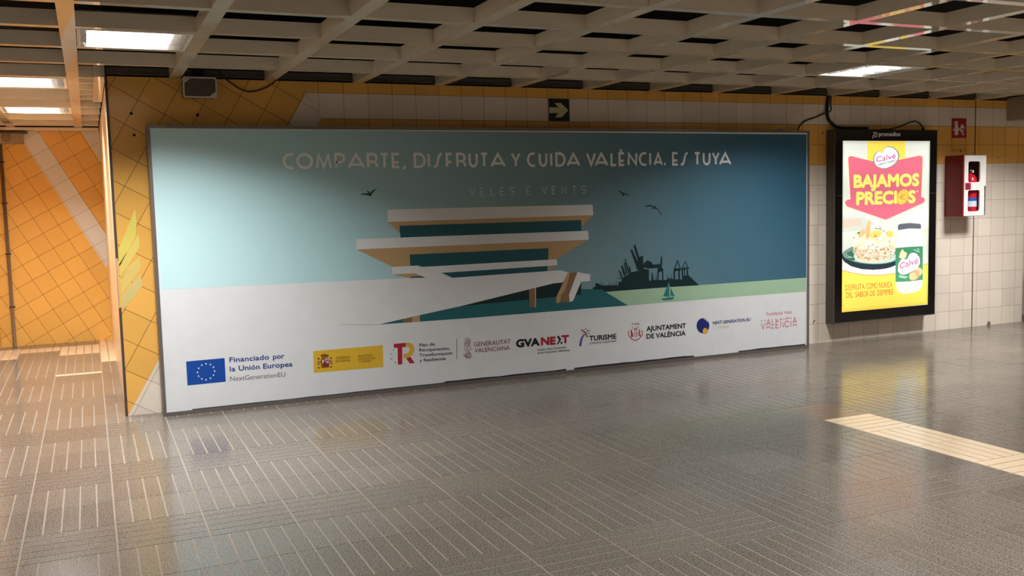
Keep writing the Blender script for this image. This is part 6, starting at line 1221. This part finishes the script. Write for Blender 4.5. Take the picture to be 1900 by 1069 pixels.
# ------------------------------------------------------------------ the lit advertising box
def lightbox():
    x0, x1, z0, z1, yf = 6.751, 8.118, .207, 2.130, -.125
    t = thing('advertising_light_box', 'tall black backlit advertising box with a yellow and pink food poster', 'light box', ((x0 + x1) / 2, -.06, z0))
    m_blk = mat('black_gloss', (16, 14, 14), .12, .5); m_side = mat('dark_grey_case', (84, 78, 72), .4, .5, .3)
    mb = MB(); mb.box(x0, x1 - .01, -.098, -.003, z0 - .012, z1, m_side, .006); mb.build('housing', t)
    sx0, sx1, sz0, sz1 = 6.851, 8.021, .3113, 2.0168
    mb = MB()
    for a in ((x0, sx0, z0, z1), (sx1, x1, z0, z1), (sx0, sx1, z0, sz0), (sx0, sx1, sz1, z1)):
        mb.box(a[0], a[1], yf, -.0985, a[2], a[3], m_blk)
    bz = mb.build('bezel', t)
    mb = MB()
    for x in (x0 + .0005, ): mb.box(x - .004, x + .004, yf - .001, -.099, z0, z1, m_side)
    mb.box(x0, x1, yf - .001, -.099, z0 - .006, z0 + .003, m_side)
    mb.build('edge_strip', t)
    for z in (.26, .42, 1.95, 2.06):
        mb = MB(); mb.lathe([(.004, 0), (.004, .004)], (x0 - .003, -.06, z), m_dark, 10, 'x'); mb.build('screw', t)
    for z in (1.475,):
        for xa, xb in ((x0 + .004, sx0 - .004), (sx1 + .004, x1 - .004)):
            mb = MB(); mb.box(xa, xb, yf - .0012, yf - .0002, z, z + .004, m_side); mb.build('seam', t)
    # backlit sheet
    mb = MB(); mb.box(sx0 - .01, sx1 + .01, -.1205, -.1195, sz0 - .01, sz1 + .01, ink('Lbase')); ps = mb.build('backlit_poster', t)
    gs = []
    for it in ART:
        if it[2].startswith('L') and it[1] not in gs: gs.append(it[1])
    aw = artwork(gs, -.1206, .00008)
    for g in gs:
        if g == 'maker_lettering': continue
        sub(aw[g], g.split('#')[0], ps)
    mk = artwork(['maker_lettering'], yf - .0004, 0)['maker_lettering']; sub(mk, 'maker_lettering', bz)
    g = NT('clear_pane'); tr = g.n('ShaderNodeBsdfTransparent'); gl = g.n('ShaderNodeBsdfGlossy'); mx = g.n('ShaderNodeMixShader'); fr = g.n('ShaderNodeFresnel')
    gl.inputs['Roughness'].default_value = .03; fr.inputs[0].default_value = 1.3
    ge = g.n('ShaderNodeNewGeometry'); g.link(g.math('MULTIPLY', fr.outputs[0], g.math('SUBTRACT', 1, ge.outputs['Backfacing'])), mx.inputs[0]); g.link(tr.outputs[0], mx.inputs[1]); g.link(gl.outputs[0], mx.inputs[2])
    g.link(mx.outputs[0], g.t.nodes['Material Output'].inputs['Surface'])
    MATS['pane'] = g.m
    mb = MB(); mb.box(sx0, sx1, -.1245, -.1235, sz0, sz1, g.m); mb.build('glass_pane', t)
lightbox()

# ------------------------------------------------------------------ fire extinguisher cabinet and what is in it
def rounded(x0, x1, z0, z1, r, n=5):
    pts = []
    for cx, cz, a in ((x1 - r, z1 - r, 0), (x0 + r, z1 - r, 90), (x0 + r, z0 + r, 180), (x1 - r, z0 + r, 270)):
        for i in range(n + 1):
            q = math.radians(a + 90 * i / n); pts.append((cx + r * math.cos(q), cz + r * math.sin(q)))
    return pts
def panel_with_holes(mb, X0, X1, Z0, Z1, holes, y0, y1, m):
    """plate with rounded windows; the plate is cut in strips, one strip per window"""
    zs = sorted(holes, key=lambda h: h[2])
    cuts = [Z0] + [(zs[i][3] + zs[i + 1][2]) / 2 for i in range(len(zs) - 1)] + [Z1]
    for k, h in enumerate(zs):
        inner = rounded(*h)
        n = len(inner)
        a, b = cuts[k], cuts[k + 1]
        cx, cz = (h[0] + h[1]) / 2, (h[2] + h[3]) / 2
        outer = []
        for (x, z) in inner:           # project each rim point to the strip's rectangle
            dx, dz = x - cx, z - cz
            s = min(((X1 - cx) / dx if dx > 0 else (X0 - cx) / dx) if abs(dx) > 1e-9 else 1e9, ((b - cz) / dz if dz > 0 else (a - cz) / dz) if abs(dz) > 1e-9 else 1e9)
            outer.append((cx + dx * s, cz + dz * s))
        for i in range(n):
            j = (i + 1) % n
            q = [outer[i]]
            for c in ((X1, b), (X0, b), (X0, a), (X1, a)):
                o1, o2 = outer[i], outer[j]
                on1 = abs(o1[0] - c[0]) < 1e-6 or abs(o1[1] - c[1]) < 1e-6
                on2 = abs(o2[0] - c[0]) < 1e-6 or abs(o2[1] - c[1]) < 1e-6
                same = abs(o1[0] - o2[0]) < 1e-6 or abs(o1[1] - o2[1]) < 1e-6
                if on1 and on2 and not same: q.append(c)
            q += [outer[j], inner[j], inner[i]]
            mb.flat(q, y0, m); mb.flat(list(reversed(q)), y1, m)
            mb.face([(inner[i][0], y0, inner[i][1]), (inner[j][0], y0, inner[j][1]), (inner[j][0], y1, inner[j][1]), (inner[i][0], y1, inner[i][1])], m)
    for p, q in (((X0, Z0), (X1, Z0)), ((X1, Z0), (X1, Z1)), ((X1, Z1), (X0, Z1)), ((X0, Z1), (X0, Z0))):
        mb.face([(p[0], y0, p[1]), (p[0], y1, p[1]), (q[0], y1, q[1]), (q[0], y0, q[1])], m)
def fire_cabinet():
    x0, x1, z0, z1, yf = 8.373, 8.712, 1.226, 1.866, -.228
    m_red = mat('cabinet_red', (132, 22, 30), .35, .5); m_wht = mat('cabinet_white', (226, 220, 212), .4, .5)
    m_in = mat('cabinet_inside', (92, 46, 50), .8, .2); m_pin = mat('latch_red', (186, 26, 66), .4, .5)
    t = thing('fire_extinguisher_cabinet', 'red wall cabinet with a white two-window door beside the lit box', 'cabinet', ((x0 + x1) / 2, -.11, z0))
    mb = MB(); w = .008
    mb.box(x0, x0 + w, yf + .012, -.002, z0, z1, m_red); mb.box(x1 - w, x1, yf + .012, -.002, z0, z1, m_red)
    mb.box(x0 + w, x1 - w, yf + .012, -.002, z1 - w, z1, m_red); mb.box(x0 + w, x1 - w, yf + .012, -.002, z0, z0 + w, m_red)
    mb.box(x0 + w, x1 - w, -.012, -.004, z0 + w, z1 - w, m_in)
    mb.build('body', t)
    mb = MB(); mb.box(x0, x0 + .02, yf - .004, yf + .0115, z0, z1, m_red); mb.build('door_edge', t)
    ho = [(x0 + .078, x0 + .252, z0 + .356, z0 + .574, .022), (x0 + .078, x0 + .252, z0 + .05, z0 + .272, .022)]
    mb = MB(); panel_with_holes(mb, x0 + .021, x1 - .003, z0 + .004, z1 - .004, ho, yf - .004, yf + .010, m_wht); dr = mb.build('door', t)
    for k, h in enumerate(ho):
        mb = MB(); mb.box(h[0] - .008, h[1] + .008, yf + .0102, yf + .0116, h[2] - .008, h[3] + .008, MATS['pane']); sub(mb, 'window_pane', dr)
    mb = MB(); mb.box(x0 + .035, x0 + .112, yf - .012, yf - .0045, z0 + .282, z0 + .350, m_pin, .002); mb.box(x0 + .046, x0 + .082, yf - .0135, yf - .012, z0 + .292, z0 + .340, m_in); sub(mb, 'latch', dr)
    for k in range(8):
        z = z0 + .05 + .075 * k
        mb = MB(); mb.box(x1 - .003, x1 + .004, yf - .001, yf + .008, z, z + .028, m_wht); sub(mb, 'hinge_tab', dr)
    # the extinguisher
    cx, cy, zb, r = x0 + .232, -.125, z0 + .009, .070
    e = thing('fire_extinguisher', 'red fire extinguisher standing inside the white-doored wall cabinet', 'fire extinguisher', (cx, cy, zb))
    m_er = mat('extinguisher_red', (206, 28, 48), .25, .5); m_bl = mat('hose_black', (24, 22, 24), .5, .4); m_br = mat('brass', (206, 176, 96), .3, .5, .8)
    mb = MB(); mb.lathe([(r - .006, 0), (r, .008), (r, .35), (r * .94, .385), (r * .72, .415), (r * .4, .435), (.02, .442)], (cx, cy, zb), m_er); mb.build('cylinder', e)
    mb = MB(); mb.lathe([(r + .0006, .09), (r + .0006, .18)], (cx, cy, zb), mat('label_silver', (190, 192, 200), .4)); mb.lathe([(r + .0009, .15), (r + .0009, .185)], (cx, cy, zb), mat('label_blue', (40, 76, 150), .4)); mb.build('paper_label', e)
    mb = MB(); mb.lathe([(.016, .44), (.016, .475), (.012, .48)], (cx, cy, zb), m_br, 16); mb.lathe([(.015, 0), (.015, .014)], (cx + .005, cy - .032, zb + .462), mat('gauge_white', (220, 214, 190), .4), 16, 'y'); mb.box(cx - .03, cx - .012, cy - .02, cy + .01, zb + .452, zb + .472, m_br); mb.build('valve', e)
    mb = MB(); mb.box(cx - .01, cx + .075, cy - .01, cy + .01, zb + .50, zb + .508, m_bl); mb.box(cx - .012, cx + .07, cy - .008, cy + .008, zb + .478, zb + .486, m_bl); mb.box(cx - .014, cx - .004, cy - .01, cy + .01, zb + .474, zb + .512, m_bl); mb.build('handle', e)
    mb = MB(); mb.tube([(cx - .014, cy - .012, zb + .462), (cx - .06, cy - .03, zb + .46), (cx - .088, cy - .035, zb + .40), (cx - .086, cy - .035, zb + .25), (cx - .082, cy - .035, zb + .12)], .009, m_bl); mb.build('hose', e)
fire_cabinet()

# ------------------------------------------------------------------ small signs
def signs():
    m_b = mat('sign_black', (24, 26, 22), .35, .4); m_a = mat('sign_glow_paint', (204, 198, 150), .5, .3); m_rim = mat('sign_rim', (170, 160, 140), .5, .3)
    t = thing('arrow_sign', 'small black sign with a pale arrow pointing right above the billboard', 'sign', (3.785, -.003, 2.178))
    mb = MB(); mb.extrude_xz(rounded(3.680, 3.890, 2.178, 2.383, .008), -.005, -.0008, m_rim); mb.build('rim', t)
    mb = MB(); mb.extrude_xz(rounded(3.686, 3.884, 2.184, 2.377, .006), -.0056, -.0051, m_b); mb.build('plate', t)
    mb = MB(); mb.extrude_xz(ARROW, -.0064, -.0057, m_a); mb.build('arrow', t)
    m_r = mat('sign_red', (158, 24, 36), .35, .4); m_w = mat('sign_white', (228, 206, 200), .5, .3)
    t = thing('fire_sign', 'small red square sign with white extinguisher and flames above the cabinet', 'sign', (8.57, -.003, 2.06))
    mb = MB(); mb.extrude_xz(FIRE['plate'], -.005, -.0008, m_r); mb.build('plate', t)
    mb = MB()
    for i, p in enumerate(FIRE['pol']): mb.flat(p, -.0053 - .00005 * i, m_w)
    mb.build('pictogram', t)
signs()

# ------------------------------------------------------------------ loudspeaker, cables, pipe, boxes
def speaker():
    x0, x1, z0, z1 = .684, .922, 2.312, 2.462
    t = thing('wall_speaker', 'small grey-fronted wall loudspeaker under the ceiling above the billboard', 'speaker', (.8, -.08, z0))
    m_bk = mat('speaker_black', (28, 26, 25), .6, .3); m_w = mat('speaker_white', (196, 186, 172), .45, .4); m_g = mat('speaker_mesh', (92, 84, 74), .7, .2)
    mb = MB(); mb.box(x0 + .004, x1 - .004, -.10, -.004, z0 + .006, z1 - .004, m_bk, .012); mb.build('body', t)
    mb = MB(); y0, y1 = -.125, -.1005
    o = rounded(x0, x1, z0, z1, .016); i_ = rounded(x0 + .011, x1 - .011, z0 + .011, z1 - .011, .01)
    for k in range(len(o)):
        j = (k + 1) % len(o)
        mb.flat([o[k], o[j], i_[j], i_[k]], y0, m_w)
        mb.face([(o[k][0], y0, o[k][1]), (o[k][0], y1, o[k][1]), (o[j][0], y1, o[j][1]), (o[j][0], y0, o[j][1])], m_w)
        mb.face([(i_[k][0], y0, i_[k][1]), (i_[j][0], y0, i_[j][1]), (i_[j][0], y1, i_[j][1]), (i_[k][0], y1, i_[k][1])], m_w)
    mb.build('frame', t)
    mb = MB(); mb.box(x0 + .011, x1 - .011, -.119, -.1008, z0 + .011, z1 - .011, m_g); mb.build('grille', t)
    for q in ([(x0 + .011, z1 - .011), (x0 + .055, z1 - .011), (x0 + .011, z1 - .047)], [(x1 - .011, z0 + .011), (x1 - .055, z0 + .011), (x1 - .011, z0 + .047)]):
        mb = MB(); mb.extrude_xz(q, -.124, -.1192, m_w); mb.build('corner_plate', t)
    mb = MB(); mb.lathe([(.010, 0), (.010, -.006)], (x0 + .026, -.1243, z1 - .024), m_w, 14, 'y'); mb.build('knob', t)
    mb = MB(); mb.box(.77, .84, -.06, -.003, 2.455, 2.56, m_bk); mb.build('bracket', t)
speaker()
m_cab = mat('cable_black', (22, 18, 17), .55, .4); m_cab2 = mat('cable_brown', (52, 22, 16), .5, .4)
def cable(name, label, pts, r, m=None):
    mb = MB(); mb.tube([(x, y, z) for x, y, z in pts], r, m or m_cab)
    return tag(mb.build(name), label, 'cable')
cable('cable', 'thin dark cable hanging in a loop beside the wall loudspeaker', [(.945, -.05, 2.53), (.965, -.03, 2.50), (1.007, -.012, 2.462), (1.066, -.009, 2.418), (1.127, -.009, 2.386), (1.189, -.009, 2.378), (1.253, -.009, 2.394), (1.318, -.009, 2.424), (1.368, -.010, 2.463), (1.375, -.02, 2.50)], .0052, m_cab2)
cable('cable', 'thick black cable dropping from the ceiling onto the lit advertising box', [(6.775, -.02, 2.56), (6.762, -.018, 2.46), (6.752, -.016, 2.39), (6.748, -.016, 2.31), (6.768, -.016, 2.235), (6.812, -.018, 2.195), (6.862, -.022, 2.162), (6.94, -.03, 2.150), (7.06, -.04, 2.148), (7.25, -.045, 2.148)], .0155)
cable('cable', 'thin black cable curving from the ceiling down to the billboard\'s right corner', [(6.808, -.012, 2.55), (6.806, -.010, 2.46), (6.799, -.009, 2.385), (6.775, -.043, 2.325), (6.745, -.043, 2.303), (6.692, -.010, 2.282), (6.60, -.009, 2.250), (6.50, -.009, 2.222), (6.44, -.010, 2.19), (6.40, -.014, 2.155), (6.375, -.03, 2.122)], .0065)
cable('cable', 'thin black cable arching over the top right of the lit box', [(7.45, -.03, 2.139), (7.55, -.014, 2.142), (7.608, -.012, 2.15), (7.741, -.010, 2.178), (7.841, -.010, 2.212), (7.925, -.010, 2.228), (7.976, -.012, 2.214), (8.012, -.02, 2.18), (8.02, -.03, 2.158)], .0065)
mb = MB(); mb.lathe([(.013, 0), (.016, .012), (.010, .03)], (8.02, -.03, 2.1305), m_cab, 12); tag(mb.build('cable_plug'), 'black cable gland standing on the right top of the lit box', 'plug')

t = thing('conduit_pipe', 'grey steel conduit pipe running up the corner of the orange passage', 'pipe', (-.843, YF - .03, 0))
m_pipe = mat('galvanised_pipe', (150, 132, 112), .4, .5, .5)
mb = MB(); mb.lathe([(.018, .004), (.018, 2.285)], (-.843, YF - .03, 0), m_pipe, 14); mb.build('pipe', t)
for z in (.45, 1.05, 1.62, 2.08):
    mb = MB(); mb.lathe([(.022, 0), (.022, .014)], (-.843, YF - .03, z), m_dark, 14); mb.box(-.873, -.813, YF - .012, YF - .002, z, z + .014, m_dark); mb.build('clamp', t)
t = thing('wall_box', 'beige wall box with an oval plate high in the orange passage', 'box', (-.8, YF - .07, 2.28))
mb = MB(); mb.box(-.972, -.608, YF - .14, YF - .004, 2.285, 2.398, m_beige, .006); mb.build('case', t)
mb = MB(); mb.lathe([(.052, 0), (.046, -.006)], (-.775, YF - .1402, 2.352), mat('oval_plate', (140, 122, 98), .5), 22, 'y'); mb.build('oval_plate', t)
mb = MB(); mb.box(-.975, -.56, YF - .16, YF - .004, 2.400, 2.408, m_dark); mb.build('lid', t)

t = thing('partition_panel', 'brown metal panel with black plinth at the right end of the tiled wall', 'panel', (9.8, -.14, 0))
mb = MB(); mb.box(9.585, 10.4, -.16, -.10, .065, 1.0, mat('panel_brown', (132, 112, 90), .45, .5), .004); mb.build('board', t)
mb = MB(); mb.box(9.575, 9.5845, -.165, -.095, .0, 1.003, m_dark); mb.build('edge_strip', t)
mb = MB(); mb.box(9.586, 10.4, -.15, -.11, .001, .064, mat('plinth_black', (18, 17, 17), .5)); mb.build('plinth', t)

# torn remains of an old sticker on the pillar tiles
mb = MB()
for i, (pts, c) in enumerate((([(.186, 1.22), (.222, 1.30), (.318, 1.52), (.322, 1.42), (.31, 1.32), (.187, 1.10)], (226, 206, 98)),
                 ([(.188, 1.12), (.30, 1.29), (.334, 1.34), (.331, 1.235), (.188, 1.02)], (226, 200, 104)),
                 ([(.189, 1.0), (.25, 1.10), (.330, 1.17), (.331, 1.08), (.19, .90)], (224, 194, 108)),
                 ([(.190, .88), (.24, .95), (.331, 1.045), (.333, .95), (.28, .88), (.20, .79), (.190, .79)], (214, 190, 118)))):
    mb.extrude_xz(pts, -.0012, -.0004, mat('old_sticker_%d' % i, c, .5, .3))
tag(mb.build('sticker_remnant'), 'pale yellow-green torn sticker remnant on the orange pillar tiles', 'sticker')
